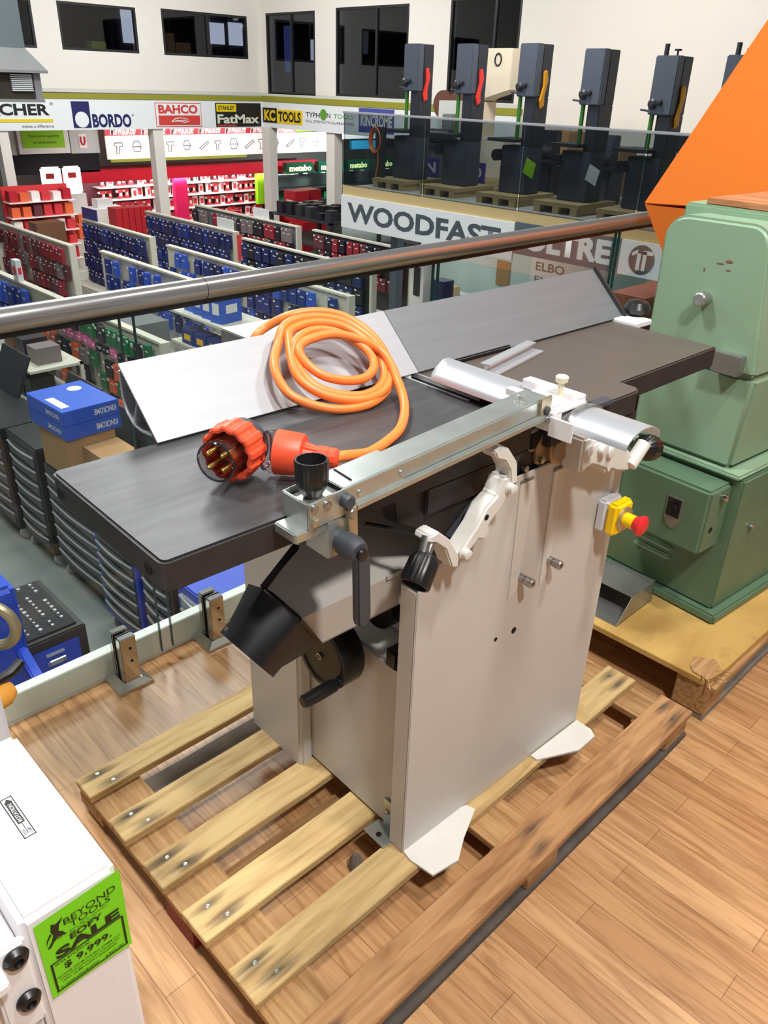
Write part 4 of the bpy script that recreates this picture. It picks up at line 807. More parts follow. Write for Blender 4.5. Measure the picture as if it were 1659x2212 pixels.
packs('red_tool_pack', 6.2, 14.3, 17.4, -1.2, 4, 0.2, 0.17, 0.26, ['pack_maroon', 'pack_maroon', 'pack_red', 'pack_grey'], 'maroon carded pack on the pegboard row at the far left', 'maroon packs far left', 0.12)
gondola(7.78, 14.22, 17.0, -1.2, 'gondola packed with navy cards, its pale end post left of centre')
packs('blue_tool_pack', 7.76, 14.25, 17.0, -1.2, 4, 0.165, 0.15, 0.27, BL, 'navy carded pack on the gondola with the pale end post left of centre', 'navy packs left of centre', 0.02)
gondola(9.42, 13.85, 17.3, -1.2, 'second navy gondola standing right of the first one')
packs('blue_tool_pack', 9.40, 13.9, 17.3, -1.2, 4, 0.19, 0.17, 0.27, BL, 'navy carded pack on the second navy gondola', 'navy packs on the second gondola', 0.03)
gondola(6.42, 9.8, 13.5, -1.2, 'half empty pale pegboard gondola with a few blue packs just above the handrail')
packs('blue_tool_pack', 6.40, 10.0, 13.3, -1.2, 3, 0.27, 0.15, 0.24, ['pack_blue', 'pack_bright', 'pack_navy'], 'blue pack hanging on the half empty pale pegboard', 'blue packs on the half empty pegboard', 0.2)
gondola(7.62, 8.45, 13.35, -1.2, 'gondola of bright blue packs running under the handrail')
packs('blue_tool_pack', 7.60, 8.6, 13.3, -1.2, 3, 0.22, 0.17, 0.25, ['pack_blue', 'pack_bright', 'pack_blue', 'pack_navy'], 'bright blue pack on the gondola crossing under the handrail', 'blue packs under the handrail', 0.14)
gondola(10.88, 13.7, 17.6, -1.2, 'gondola of grey and red packs behind the second navy gondola', 'bin_grey')
packs('red_tool_pack', 10.86, 13.75, 17.6, -1.2, 3, 0.2, 0.17, 0.27, ['pack_grey', 'pack_red', 'pack_dark', 'pack_grey'], 'grey or red pack on the gondola behind the navy ones', 'grey and red packs', 0.06)
gondola(9.15, 9.6, 13.2, -1.2, 'dark gondola with rows of white tickets left of the big white sign', 'steel_dark')
packs('dark_tool_pack', 9.13, 9.7, 13.2, -1.2, 4, 0.23, 0.2, 0.25, ['pack_dark', 'pack_navy', 'pack_dark'], 'dark pack with white ticket on the black gondola', 'dark packs on the black gondola', 0.05)
gondola(10.9, 10.4, 13.2, -1.2, 'gondola of red handled tools beside the big white sign', 'steel_dark')
packs('red_tool_pack', 10.88, 10.5, 13.2, -1.2, 3, 0.2, 0.16, 0.24, ['pack_red', 'pack_dark', 'pack_maroon'], 'red handled tool pack on the gondola next to the big white sign', 'red tools by the white sign', 0.05)
gondola(4.42, 8.05, 13.6, -1.2, 'pale gondola at the left seen through the glass with green and pink goods')
packs('blue_tool_pack', 4.40, 11.6, 13.5, -1.2, 2, 0.22, 0.18, 0.3, ['pack_bright', 'pack_blue'], 'bright blue pack on the pale gondola at the far left edge', 'blue packs at the left edge', 0.1)
packs('green_tool_pack', 4.40, 8.2, 10.9, -1.2, 1, 0.15, 0.12, 0.2, ['pack_green', 'pack_green', 'pack_dark'], 'green handled pack in the top row behind the glass', 'green packs behind the glass', 0.0)
packs('pink_tool_pack', 4.40, 8.2, 10.6, -1.45, 1, 0.2, 0.10, 0.1, ['pack_pink', 'pack_pink', 'pack_dark'], 'pink pack in the row below the green packs', 'pink packs behind the glass', 0.1)
packs('orange_tool_pack', 4.40, 8.9, 11.4, -1.62, 3, 0.24, 0.17, 0.2, ['pack_orange', 'pack_grey', 'pack_dark', 'pack_orange', 'pack_green'], 'orange or grey pack low on the pale gondola behind the glass', 'orange and grey packs', 0.1)
gondola(5.0, 15.8, 20.0, -1.2, 'red stocked gondola at the far left under the office', 'pack_maroon')
packs('red_tool_pack', 4.98, 15.9, 20.0, -1.2, 3, 0.23, 0.2, 0.28, ['pack_red', 'red_box', 'pack_maroon', 'tool_red'], 'red boxed item on the red gondola at the far left', 'red stock far left', 0.05)
BOXM = {}
def goods(name, cat, label, x, y, z, sx_, sy_, sz, mat, group=None, rz=0.0, band=None):
    k = (sx_, sy_, sz, mat, band)
    if k not in BOXM:
        m = MB(); m.box(-sx_/2, sx_/2, -sy_/2, sy_/2, 0, sz)
        if band: m.mi = 1; m.box(-sx_/2-0.003, -sx_/2-0.0005, -sy_*0.28, sy_*0.28, sz*0.3, sz*0.7); m.box(-sx_*0.28, sx_*0.28, -sy_/2-0.003, -sy_/2-0.0005, sz*0.35, sz*0.65)
        o = m.build('x', [mat, band] if band else [mat], smooth=False, bevel=0); BOXM[k] = o.data; bpy.data.objects.remove(o)
    o = bpy.data.objects.new(name, BOXM[k]); COL.objects.link(o); o.location = (x, y, z); o.rotation_euler = (0, 0, rz)
    return tag(o, label, cat, group)
# low goods left behind the glass
def rack(name, label, x0, x1, y0, y1, zs):
    t = thing(name, label, 'shelf unit', ((x0+x1)/2, (y0+y1)/2, GZ))
    for z in zs: MB().box(x0, x1, y0, y1, z-0.03, z).build('shelf', 'beige_steel', t, smooth=False)
    for y in (y0, y1-0.04): MB().box(x1-0.04, x1, y, y+0.04, GZ, max(zs)).build('upright', 'beige_steel', t, smooth=False)
    MB().box(x0, x1, y0, y1, GZ, GZ+0.12).build('base', 'beige_steel', t, smooth=False)
    return t
rack('shelf_unit', 'low pale shelf unit with black cases behind the glass at the left', 3.3, 3.95, 9.2, 12.6, (-2.05, -1.62))
for i in range(7): goods('tool_case', 'tool case', 'black tool case in the row on the low pale shelf behind the glass', 3.5, 9.5+i*0.24, -2.05, 0.3, 0.2, 0.27, 'case_black', 'black cases on the low shelf')
goods('storage_tub', 'tub', 'green plastic tub on the low shelf at the left edge', 3.62, 11.6, -1.62, 0.4, 0.5, 0.3, 'pack_green')
goods('storage_tub', 'tub', 'grey plastic tub beside the green tub at the left edge', 3.62, 12.3, -1.62, 0.4, 0.4, 0.24, 'bin_grey')
for i, (cx, mt, lb) in enumerate(((9.5, 'pack_grey', 'grey carton'), (9.85, 'pack_dark', 'dark carton'), (10.2, 'brown_wood', 'brown carton'), (10.6, 'ticket', 'white carton'), (11.0, 'bin_grey', 'mid grey carton'))):
    goods('carton', 'carton', lb+' on the upper shelf of the low unit behind the glass', 3.62, cx, -1.62, 0.3, 0.26, 0.2+0.03*i, mt)
rack('shelf_unit', 'pale shelf unit of blue boxes seen between handrail and fence', 5.45, 6.1, 6.6, 9.7, (-2.15, -1.72, -1.30))
for i in range(4): goods('product_box', 'box', 'tall blue box standing on top of the shelf unit behind the cable', 5.75-0.02*i, 9.4-i*0.24, -1.30, 0.34, 0.22, 0.36 if i else 0.28, 'box_blue', 'tall blue boxes above the cable', 0.05*i, 'ticket')
for i in range(9): goods('product_box', 'box', 'flat blue box with a yellow square on the shelf below the tall blue boxes', 5.58, 6.85+i*0.31, -1.72, 0.2, 0.27, 0.20, 'pack_blue', 'blue boxes with yellow squares', 0, 'yellow_label')
for i in range(7): goods('tool_case', 'tool case', 'dark case on the bottom shelf under the blue boxes', 5.6, 6.9+i*0.38, -2.15, 0.3, 0.33, 0.26, 'case_black', 'dark cases under the blue boxes')
for i, (x, y, mt) in enumerate(((5.3, 10.4, 'bin_grey'), (5.5, 11.6, 'box_blue'))):
    goods('storage_tub', 'tub', ['grey bin on the floor between gondolas above the handrail', 'blue bin on the floor between gondolas above the handrail'][i], x, y, GZ, 0.6, 0.8, 1.05, mt, band='ticket')
goods('display_card', 'display', 'white and red boxed lamp display on the left gondola end', 4.4, 12.0, -1.199, 0.08, 0.16, 0.3, 'ticket', band='tool_red')
# tool cabinets on castors along the aisle below
pm('cab_black', (44, 46, 50), 0.42); pm('cab_blue', (30, 78, 206), 0.4); pm('drawer_grey', (86, 88, 92), 0.4, 0.4); pm('trim_steel', (208, 210, 212), 0.35, 0.6); pm('foam', (40, 42, 46), 0.8)
def cabinet(label, y0, y1, x0, x1, zt, body, nd, lid=False, tray=False, face='x', drawer='drawer_grey'):
    t = thing('tool_cabinet', label, 'tool cabinet', ((x0+x1)/2, (y0+y1)/2, GZ))
    zb = GZ+0.13
    MB().box(x0, x1, y0, y1, zb, zt).build('body', body, t, bevel=0.01)
    h = (zt-zb-0.12)/nd
    for i in range(nd):
        z0 = zb+0.05+i*h
        d = MB().box(x0-0.012, x0+0.01, y0+0.055, y1-0.055, z0+0.006, z0+h-0.006).build('drawer', drawer, t, bevel=0.004)
        pts = [(x0-0.014-0.022*math.sin(math.pi*k/10), y0+0.05+(y1-y0-0.10)*k/10, z0+h-0.022) for k in range(11)]
        MB().tube(pts, 0.009, 6).build('drawer_handle', 'trim_steel', d)
    for (x, y) in ((x0+0.07, y0+0.07), (x0+0.07, y1-0.07), (x1-0.07, y0+0.07), (x1-0.07, y1-0.07)):
        MB().cyl((x, y-0.018, GZ+0.06), (x, y+0.018, GZ+0.06), 0.06, n=16).box(x-0.03, x+0.03, y-0.028, y+0.028, GZ+0.085, zb).build('castor', 'trim_steel', t)
    if tray:
        f = MB().box(x0+0.04, x1-0.04, y0+0.04, y1-0.04, zt, zt+0.012).build('foam_tray', 'foam', t)
        for i in range(5):
            for k in range(12):
                if R.random() < 0.18: continue
                r = R.uniform(0.007, 0.013)
                p = (x0+0.09+i*(x1-x0-0.18)/4, y0+0.08+k*(y1-y0-0.16)/11)
                MB().cyl((p[0], p[1], zt+0.012), (p[0], p[1], zt+0.03), r, n=8).build('socket', 'trim_steel', f)
    if lid:
        c = (x1-0.02, (y0+y1)/2, zt)
        MB().prism([(x1-0.02, y0, zt), (x1+0.16, y0, zt+0.40), (x1+0.19, y0, zt+0.39), (x1+0.01, y0, zt)], (0, y1-y0, 0)).build('lid', body, t, bevel=0.004)
        MB().bar((x1-0.25, y1-0.02, zt), (x1+0.10, y1-0.02, zt+0.28), 0.012, 0.012).build('gas_strut', 'trim_steel', t)
    return t
cabinet('black tool cabinet with a raised lid under the stacked blue boxes', 5.48, 6.42, 2.27, 2.77, -1.48, 'cab_black', 7, lid=True, tray=True)
cabinet('black tool cabinet left of the one with the raised lid', 6.50, 7.15, 2.25, 2.75, -1.40, 'cab_black', 7, lid=True)
cabinet('second black tool cabinet towards the left frame edge', 7.2, 7.9, 2.22, 2.72, -1.42, 'cab_black', 7)
cabinet('black tool cabinet farthest away at the left frame edge', 7.95, 8.6, 2.2, 2.7, -1.45, 'cab_black', 7, lid=True)
cabinet('blue tool cabinet with grey drawers below the planer bed', 4.76, 5.42, 2.20, 2.70, -1.56, 'cab_blue', 7)
cabinet('dark tool cabinet right of the blue one below the planer bed', 4.24, 4.70, 2.20, 2.70, -1.56, 'cab_black', 7)
cabinet('blue tool cabinet with pale drawers behind the second spigot', 3.60, 4.18, 2.20, 2.70, -1.56, 'cab_blue', 7, drawer='trim_steel')
cabinet('dark tool cabinet behind the dust chute', 2.90, 3.54, 2.22, 2.72, -1.56, 'cab_black', 6)
tc = cabinet('blue and black chest with an open socket tray at the lower left', 4.05, 4.72, 1.02, 1.50, -1.51, 'cab_black', 5, tray=True)
fpn = MB().box(1.08, 1.44, 4.036, 4.05, GZ+0.2, -1.575).build('side_panel', 'cab_blue', tc, bevel=0.004)
MB().box(1.23, 1.34, 4.024, 4.036, -1.69, -1.665).box(1.23, 1.34, 4.024, 4.036, -1.62, -1.605).tube([(1.24, 4.02, -1.68), (1.24, 4.005, -1.645), (1.33, 4.005, -1.645), (1.33, 4.02, -1.68)], 0.009, 6).build('side_handle', 'trim_steel', fpn)
bc = thing('tool_cabinet', 'bright blue steel cabinet cut by the left frame edge', 'tool cabinet', (0.8, 3.88, GZ))
MB().box(0.5, 1.072, 3.758, 4.0, GZ, -0.90).build('body', 'cab_blue', bc, bevel=0.03, seg=3)
MB().bar((1.03, 3.757, -1.30), (0.985, 3.36, -1.30), 0.055, 0.05).build('side_rail', 'cab_blue', bc, bevel=0.01)
# blue boxes on cartons
goods('carton', 'carton', 'brown carton under the two stacked blue boxes', 2.485, 6.12, -1.468, 0.42, 0.5, 0.36, 'carton')
goods('carton', 'carton', 'smaller brown carton right of the stacked blue boxes', 2.55, 5.72, -1.4675, 0.3, 0.42, 0.28, 'carton')
for i, lb in enumerate(('lower of two blue lettered boxes stacked on a brown carton', 'upper of two blue lettered boxes stacked on a brown carton')):
    z = -1.108+i*0.122
    t = thing_local('product_box', lb, 'box', (2.50, 6.15, z), 0.04)
    MB().box(-0.24, 0.24, -0.31, 0.31, 0, 0.12).build('box', 'box_blue', t, bevel=0.003)
    text('KINCROME', 'ticket', t, (0.21, -0.3105, 0.085), (-0.19, 0, 0), (0, 0, -0.05), bold=0.02)
    text('KINCROME', 'ticket', t, (-0.2405, -0.24, 0.08), (0, 0.22, 0), (0, 0, -0.04), bold=0.02)
    if i:
        MB().box(-0.2, -0.13, -0.22, 0.06, 0.120, 0.121).build('top_label', 'ticket', t)
        MB().cyl((0.1, 0.15, 0.120), (0.1, 0.15, 0.1212), 0.06, n=20).build('top_badge', 'ticket', t)
# ------------------------------------------------------------------ red department at the back
YB = 21.0
pm('canopy_red', (196, 24, 44), 0.4); pm('banner_white', (240, 236, 232), 0.6); pm('sketch', (112, 104, 104), 0.7); pm('lit_white', (255, 250, 244), 0.5, emit=1.3); pm('lime_sign', (150, 214, 20), 0.6); pm('magenta', (222, 26, 92), 0.5); pm('dark_recess', (24, 22, 26), 0.9)
rd = thing('red_display', 'long red canopied wall display of power tools at the back of the shop', 'shop display', (13, YB, GZ))
MB().box(9.1, 17.4, YB-0.1, YB+0.15, -0.98, -0.68).build('canopy', 'canopy_red', rd, smooth=False)
MB().box(9.4, 17.4, YB+0.9, YB+0.95, GZ, -0.7).build('back_panel', 'pack_maroon', rd, smooth=False)
for z in (-2.2, -1.85, -1.5, -1.18): MB().box(10.4, 17.4, YB+0.45, YB+0.9, z-0.03, z).build('shelf', 'tool_white', rd, smooth=False)
MB().box(12.55, 12.95, YB+0.3, YB+0.44, -2.2, -1.0).build('pink_panel', 'magenta', rd, smooth=False)
MB().box(15.4, 15.75, YB+0.3, YB+0.44, -1.9, -1.0).build('lime_panel', 'lime_sign', rd, smooth=False)
m = MB(); m.box(-0.05, 0.05, -0.03, 0.03, 0.0, 0.06); m.box(-0.09, 0.05, -0.03, 0.03, 0.13, 0.20); m.mi = 1; m.box(-0.02, 0.03, -0.025, 0.025, 0.06, 0.13); m.box(-0.13, -0.09, -0.02, 0.02, 0.145, 0.185)
o0 = m.build('x', ['tool_red', 'tool_white'], smooth=False); TM = o0.data; bpy.data.objects.remove(o0)
m = MB(); m.box(-0.06, 0.06, -0.03, 0.03, 0.0, 0.22); m.mi = 1; m.box(-0.04, 0.04, -0.033, -0.03, 0.05, 0.17)
o0 = m.build('x', ['tool_white', 'tool_red'], smooth=False); TM2 = o0.data; bpy.data.objects.remove(o0)
for z in (-2.2, -1.85, -1.5, -1.18):
    for i in range(31):
        x = 10.55+i*0.22+R.uniform(-0.03, 0.03)
        o = bpy.data.objects.new('power_tool', TM if R.random() < 0.6 else TM2); COL.objects.link(o); o.location = (x, YB+0.62+R.uniform(-0.08, 0.1), z+0.001); o.rotation_euler = (0, 0, R.uniform(-0.5, 0.5)); s = R.uniform(1.05, 1.35); o.scale = (s, s, s)
        tag(o, 'small red and white power tool on the lit shelves of the red wall display', 'power tool', 'tools on the red display')
bn = thing('banner', 'long white banner of tool sketches with a red header over the red display', 'banner', (14, YB-0.3, -0.45))
MB().box(10.32, 18.0, YB-0.33, YB-0.30, -0.43, 0.12).build('sheet', 'banner_white', bn, smooth=False)
MB().box(10.32, 16.4, YB-0.34, YB-0.30, 0.12, 0.42).build('header', 'canopy_red', bn, smooth=False)
MB().box(16.4, 17.4, YB-0.34, YB-0.30, 0.14, 0.42).build('header_end', 'lime_sign', bn, smooth=False)
MB().box(10.4, 14.6, YB-0.34, YB-0.30, -0.50, -0.43).build('footer', 'olive', bn, smooth=False)
for i in range(7):
    text('Milwaukee', 'banner_white', bn, (10.45+i*0.86, YB-0.341, 0.13), (0.72, 0, 0.0), (0.03, 0, 0.27), bold=0.03, shear=0.35)
for i in range(15):
    x = 10.55+i*0.5; s = R.uniform(0.8, 1.1)
    shapes = [[(0, .10), (.22, .10), (.22, .02), (.14, .02), (.12, -.14), (.04, -.14), (.06, .02), (0, .04), (0, .10)], [(0, 0), (.06, .14), (.2, .14), (.26, 0), (.2, -.12), (.05, -.12), (0, 0), (.26, 0)], [(0, -.08), (.3, .1), (.33, .06), (.05, -.12), (0, -.08)]]
    sh = shapes[i % 3]
    MB().tube([(x+px_*s, YB-0.333, -0.15+pz_*s) for px_, pz_ in sh], 0.011, 4).build('tool_sketch', 'sketch', bn, smooth=False)
# stacked red cases and counters in front
for i in range(26):
    x = 11.0+(i % 13)*0.42+R.uniform(-0.05, 0.05); y = 18.9+(i//13)*0.5
    h = R.choice((0.5, 0.7, 0.9, 0.8))
    goods('tool_case', 'tool case', 'red tool carton stacked on the floor in front of the red display', x, y, GZ, 0.36, 0.36, h, 'red_box', 'red cartons before the display', 0, 'tool_white')
for i in range(6):
    goods('tool_case', 'tool case', 'tall red carton in the row left of the white column', 9.3+i*0.16, 18.6, GZ+0.7, 0.145, 0.4, 0.62, 'red_box', 'tall red cartons by the column')
goods('counter', 'counter', 'brown shop counter under the tall red cartons', 9.85, 18.6, GZ, 1.2, 0.5, 0.698, 'brown_wood')
for i in range(5):
    goods('tool_case', 'tool case', 'large red carton stacked near the dark bench', 14.2+0.5*(i % 3), 17.6+0.1*i, GZ+(0.0 if i < 3 else 0.751), 0.48, 0.48, 0.75, 'red_box', 'large red cartons by the bench', 0, 'tool_white')
for i in range(14):
    goods('power_tool', 'power tool', 'red boxed tool heaped in the left corner under the office', 6.6+R.uniform(0, 2.2), 18.4+R.uniform(0, 1.6), GZ+0.75+R.uniform(0, 0.01), 0.25, 0.2, R.uniform(0.2, 0.5), R.choice(['tool_red', 'red_box', 'pack_orange', 'pack_maroon']), 'red stock in the left corner')
goods('display_table', 'table', 'pale display table holding red stock in the left corner', 7.75, 19.2, GZ, 2.9, 2.2, 0.745, 'beige_steel')
bk = goods('wooden_cabinet', 'cabinet', 'brown wooden cabinet with an orange edge left of the navy gondola', 7.1, 17.28, GZ, 0.6, 0.4, 1.35, 'brown_wood', band='pack_orange')
rs = thing('display_stand', 'red backed stand crowded with red goods at the left frame edge', 'display stand', (7.3, 18.0, GZ))
MB().box(6.55, 7.95, 17.97, 18.03, GZ, -0.62).build('back_panel', 'tool_red', rs, smooth=False)
MB().box(6.55, 7.95, 17.55, 17.97, GZ, GZ+0.2).build('base', 'beige_steel', rs, smooth=False)
for r in range(5):
    z = GZ+0.5+r*0.3
    MB().box(6.55, 7.95, 17.62, 17.97, z-0.02, z).build('shelf', 'tool_white', rs, smooth=False)
    for i in range(6):
        goods('product_box', 'box', 'red or white box on the crowded red stand at the left frame edge', 6.68+i*0.225+R.uniform(-0.01, 0.01), 17.78, z+0.0005, 0.17, 0.2, R.uniform(0.16, 0.25), R.choice(['tool_red', 'red_box', 'tool_white', 'pack_maroon', 'tool_red', 'pack_orange']), 'boxes on the red stand')
# bright vending style display and lime sign at left
vd = thing('light_display', 'two glowing white display panels behind the counter at the upper left', 'lit display', (8.8, 20.4, GZ))
for x0, x1 in ((8.45, 8.95), (9.0, 9.45)):
    p = MB().box(x0, x1, 20.4, 20.5, -1.15, -0.52).build('lit_panel', 'lit_white', vd, bevel=0.04)
    MB().box(x0+0.1, x0+0.3, 20.385, 20.398, -0.78, -0.66).build('picture', 'tool_red', p, smooth=False)
MB().box(8.4, 9.5, 20.4, 20.6, GZ, -1.15).build('stand', 'banner_white', vd, smooth=False)
goods('counter', 'counter', 'white counter with a till right of the glowing panels', 9.75, 20.0, GZ, 0.9, 0.6, 1.15, 'banner_white')
goods('till', 'cash register', 'small white till on the white counter', 9.7, 20.0, GZ+1.151, 0.4, 0.3, 0.2, 'ticket')
ls = thing('lime_sign', 'lime green thank you sign hanging under the left office', 'sign', (8.75, YB-0.2, -0.15))
MB().box(8.2, 9.45, YB-0.17, YB-0.12, -0.26, 0.42).build('board', 'banner_white', ls, smooth=False)
lf = MB().box(8.3, 9.33, YB-0.185, YB-0.171, -0.13, 0.36).build('face', 'lime_sign', ls, smooth=False)
text('Thank you for supporting', 'tag_ink', lf, (8.45, YB-0.186, 0.09), (0.75, 0, 0), (0, 0, 0.07)); text('our family business', 'tag_ink', lf, (8.54, YB-0.186, -0.05), (0.58, 0, 0), (0, 0, 0.07))
MB().box(7.9, 10.2, YB-0.1, YB+0.05, -0.72, -0.28).build('wall_recess', 'dark_recess', kind='structure', smooth=False)
MB().box(9.5, 10.25, YB-0.12, YB-0.02, -0.28, 0.9).build('wall_panel', 'wall_grey', kind='structure', smooth=False)
MB().box(7.2, 8.15, YB-0.12, YB-0.02, -0.28, 0.9).build('wall_panel', 'wall_grey', kind='structure', smooth=False)
fs = thing('fire_sign', 'small white sign with a red hose reel mark right of the lime sign', 'sign', (9.8, YB-0.13, 0))
fb = MB().box(9.72, 9.92, YB-0.135, YB-0.121, -0.16, 0.16).build('plate', 'banner_white', fs, smooth=False)
MB().tube([(9.77, YB-0.14, 0.10), (9.77, YB-0.14, -0.02), (9.80, YB-0.14, -0.08), (9.84, YB-0.14, -0.08), (9.87, YB-0.14, -0.02), (9.87, YB-0.14, 0.10)], 0.022, 6).build('mark', 'tool_red', fb)
tag(MB().box(7.72, 7.92, YB-0.14, YB-0.121, -0.12, 0.16).build('safety_sign', 'tool_red', smooth=False, org=(7.8, YB-0.13, 0)), 'small red safety sign left of the lime sign', 'sign')
# light boxes of the green brand
pm('sign_green', (10, 70, 50), 0.4); pm('lit_yellow', (246, 255, 170), 0.5, emit=1.1); pm('teal', (40, 150, 190), 0.5); pm('display_grey', (128, 150, 146), 0.5)
for i, (x0, x1) in enumerate(((15.95, 17.0), (17.2, 18.2), (18.4, 19.35), (19.55, 20.5), (20.7, 21.6))):
    t = thing('light_box_sign', ['first', 'second', 'third', 'fourth', 'fifth'][i]+' green light box sign counted from the left in the row at the back right', 'lit sign', ((x0+x1)/2, YB-0.4, -1.0))
    b = MB().box(x0, x1, YB-0.45, YB-0.25, -1.0, -0.70).build('box', 'sign_green', t, smooth=False)
    text('metabo', 'lit_yellow', t, (x0+0.1, YB-0.452, -0.94), (x1-x0-0.2, 0, 0), (0, 0, 0.17), bold=0.035)
    for k in (0.25, 0.75):
        MB().cyl((x0+k*(x1-x0), YB-0.35, -1.03), (x0+k*(x1-x0), YB-0.35, -1.0), 0.07, n=14).build('spot_lamp', 'lit_white', b)
dg = thing('green_display', 'grey green glass fronted wall display under the light box signs', 'shop display', (18.8, YB, GZ))
MB().box(15.8, 22.0, YB+0.2, YB+0.3, GZ, -1.0).build('back_panel', 'display_grey', dg, smooth=False)
for z in (-2.2, -1.8, -1.45): MB().box(15.8, 22.0, YB-0.3, YB+0.2, z-0.03, z).build('shelf', 'steel_dark', dg, smooth=False)
for k in range(26):
    goods('power_tool', 'power tool', 'dark green power tool on the shelves below the light box signs', 16.0+(k % 13)*0.44, YB-0.05+R.uniform(-0.1, 0.1), (-2.2, -1.8)[k//13]+0.001, 0.26, 0.16, R.uniform(0.16, 0.28), R.choice(['pack_green', 'steel_dark', 'pack_red', 'teal', 'ticket']), 'tools under the light boxes')
for i, (x0, x1, mt, lb) in enumerate(((18.7, 20.2, 'teal', 'left teal display header above the light box signs'), (20.3, 22.0, 'teal', 'right teal display header above the light box signs'))):
    tag(MB().box(x0, x1, YB-0.3, YB-0.2, -0.40, -0.15).build('display_header', mt, smooth=False, org=(x0, YB-0.2, -0.4)), lb, 'sign')
tag(MB().box(18.2, 22.0, YB-0.25, YB-0.2, -0.1, 0.35).build('display_header', 'banner_white', smooth=False, org=(20, YB-0.2, -0.1)), 'white header board above the teal ones at the back right', 'sign')
# dark bench and purple boxes
db = thing('display_bench', 'dark two tier bench of black goods right of the grey and red gondola', 'bench', (13.2, 15.2, GZ))
for z in (-1.35, -1.9): MB().box(12.3, 13.9, 14.3, 16.6, z-0.04, z).build('shelf', 'steel_dark', db, smooth=False)
for (x, y) in ((12.34, 14.34), (13.86, 14.34), (12.34, 16.56), (13.86, 16.56)): MB().box(x-0.04, x+0.04, y-0.04, y+0.04, GZ, -1.35).build('leg', 'steel_dark', db, smooth=False)
for i in range(24):
    goods('grinder_box', 'tool', 'small black tool on top of the dark bench', 12.5+(i % 4)*0.4, 14.5+(i//4)*0.36, -1.349, 0.22, 0.2, R.uniform(0.15, 0.3), R.choice(['case_black', 'steel_dark', 'pack_dark']), 'black tools on the dark bench')
for i in range(24):
    goods('product_box', 'box', 'dark purple box piled beside the big white sign', 12.0+(i % 4)*0.42, 12.2+(i//8)*0.5, GZ+0.001+0.46*((i//4) % 2), 0.38, 0.4, 0.45, R.choice(['pack_purple', 'pack_dark', 'pack_dark']), 'purple boxes by the white sign', 0, 'pack_purple')
for i, (x, y, lb) in enumerate(((10.9, 15.0, 'white aisle card on the grey and red gondola'), (9.43, 14.2, 'white aisle card on the end of the second navy gondola'))):
    tag(MB().box(-0.01, 0.01, -0.28, 0.28, 0, 0.2).build('aisle_card', 'ticket', smooth=False, org=(0, 0, 0)), lb, 'sign').location = (x, y, -1.199)
tag(MB().box(-0.012, 0.012, -0.32, 0.32, 0, 0.22).build('aisle_card', 'pack_blue', smooth=False, org=(0, 0, 0)), 'solid blue aisle card on the far end of the first navy gondola', 'sign').location = (7.79, 16.7, -1.199)
goods('price_board', 'sign', 'tall red price card standing at the end of the second navy gondola', 9.42, 13.68, -1.75, 0.02, 0.22, 0.5, 'tool_red')
# ------------------------------------------------------------------ brand signs on the fascia
pm('brand_black', (22, 20, 22), 0.5); pm('brand_yellow', (226, 200, 20), 0.5); pm('brand_navy', (28, 30, 92), 0.5); pm('brand_red', (206, 60, 56), 0.5); pm('kc_yellow', (232, 196, 20), 0.5); pm('brand_green', (90, 150, 40), 0.5); pm('pale_text', (214, 218, 200), 0.5); pm('king_blue', (64, 74, 150), 0.5)
FY = WY-0.081
def sgn(name, label, c): return thing(name, label, 'brand sign', c)
def plate(t, nm, mt, x0, x1, z0, z1, d=0.008): return MB().box(x0, x1, FY-d, FY, z0, z1).build(nm, mt, t, smooth=False)
def fx(s, mt, t, x0, x1, z0, z1, d=0.001, **k): return text(s, mt, t, (x0, FY-d, z0), (x1-x0, 0, 0), (0, 0, z1-z0), **k)
t = sgn('brand_sign', 'black lettered sign with a yellow bar at the left end of the fascia', (7.4, FY, 0.4))
fx('K\u00c4RCHER', 'brand_black', t, 6.15, 7.93, 0.68, 0.94, bold=0.035); fx('\u00ae', 'brand_black', t, 7.96, 8.03, 0.87, 0.93)
plate(t, 'stripe', 'brand_yellow', 5.8, 7.98, 0.555, 0.615); fx('makes a difference', 'brand_black', t, 7.31, 7.98, 0.45, 0.51)
t = sgn('brand_sign', 'navy sign with a white circle in a blue block on the fascia', (9.1, FY, 0.4))
b = plate(t, 'block', 'brand_navy', 8.42, 8.82, 0.44, 0.95)
MB().lathe((8.62, FY-0.008, 0.60), (0, -1, 0), [(0.155, 0), (0.155, 0.003)], 32).build('circle', 'fascia_white', b, smooth=False)
fx('BORDO', 'brand_navy', t, 8.86, 9.78, 0.44, 0.71, bold=0.04); fx('\u00ae', 'brand_navy', t, 9.80, 9.86, 0.66, 0.71)
t = sgn('brand_sign', 'red lettered sign with a red lozenge on the fascia', (11.0, FY, 0.4))
plate(t, 'border', 'brand_red', 10.40, 11.62, 0.44, 0.94, 0.004); plate(t, 'field', 'fascia_white', 10.415, 11.605, 0.455, 0.925, 0.006)
fx('BAHCO', 'brand_red', t, 10.48, 11.52, 0.715, 0.90, d=0.007, bold=0.04); p = plate(t, 'lozenge', 'brand_red', 10.47, 11.57, 0.475, 0.68, 0.010)
MB().tube([(10.80, FY-0.012, 0.55), (10.9, FY-0.012, 0.61), (11.05, FY-0.012, 0.63), (11.22, FY-0.012, 0.60), (11.28, FY-0.012, 0.56), (11.15, FY-0.012, 0.53), (10.95, FY-0.012, 0.56), (10.80, FY-0.012, 0.55)], 0.010, 6).tube([(10.9, FY-0.012, 0.57), (11.2, FY-0.012, 0.575)], 0.007, 6).build('fish_mark', 'fascia_white', p)
t = sgn('brand_sign', 'black sign with yellow and pale lettering next to the corner of the fascia', (12.7, FY, 0.4))
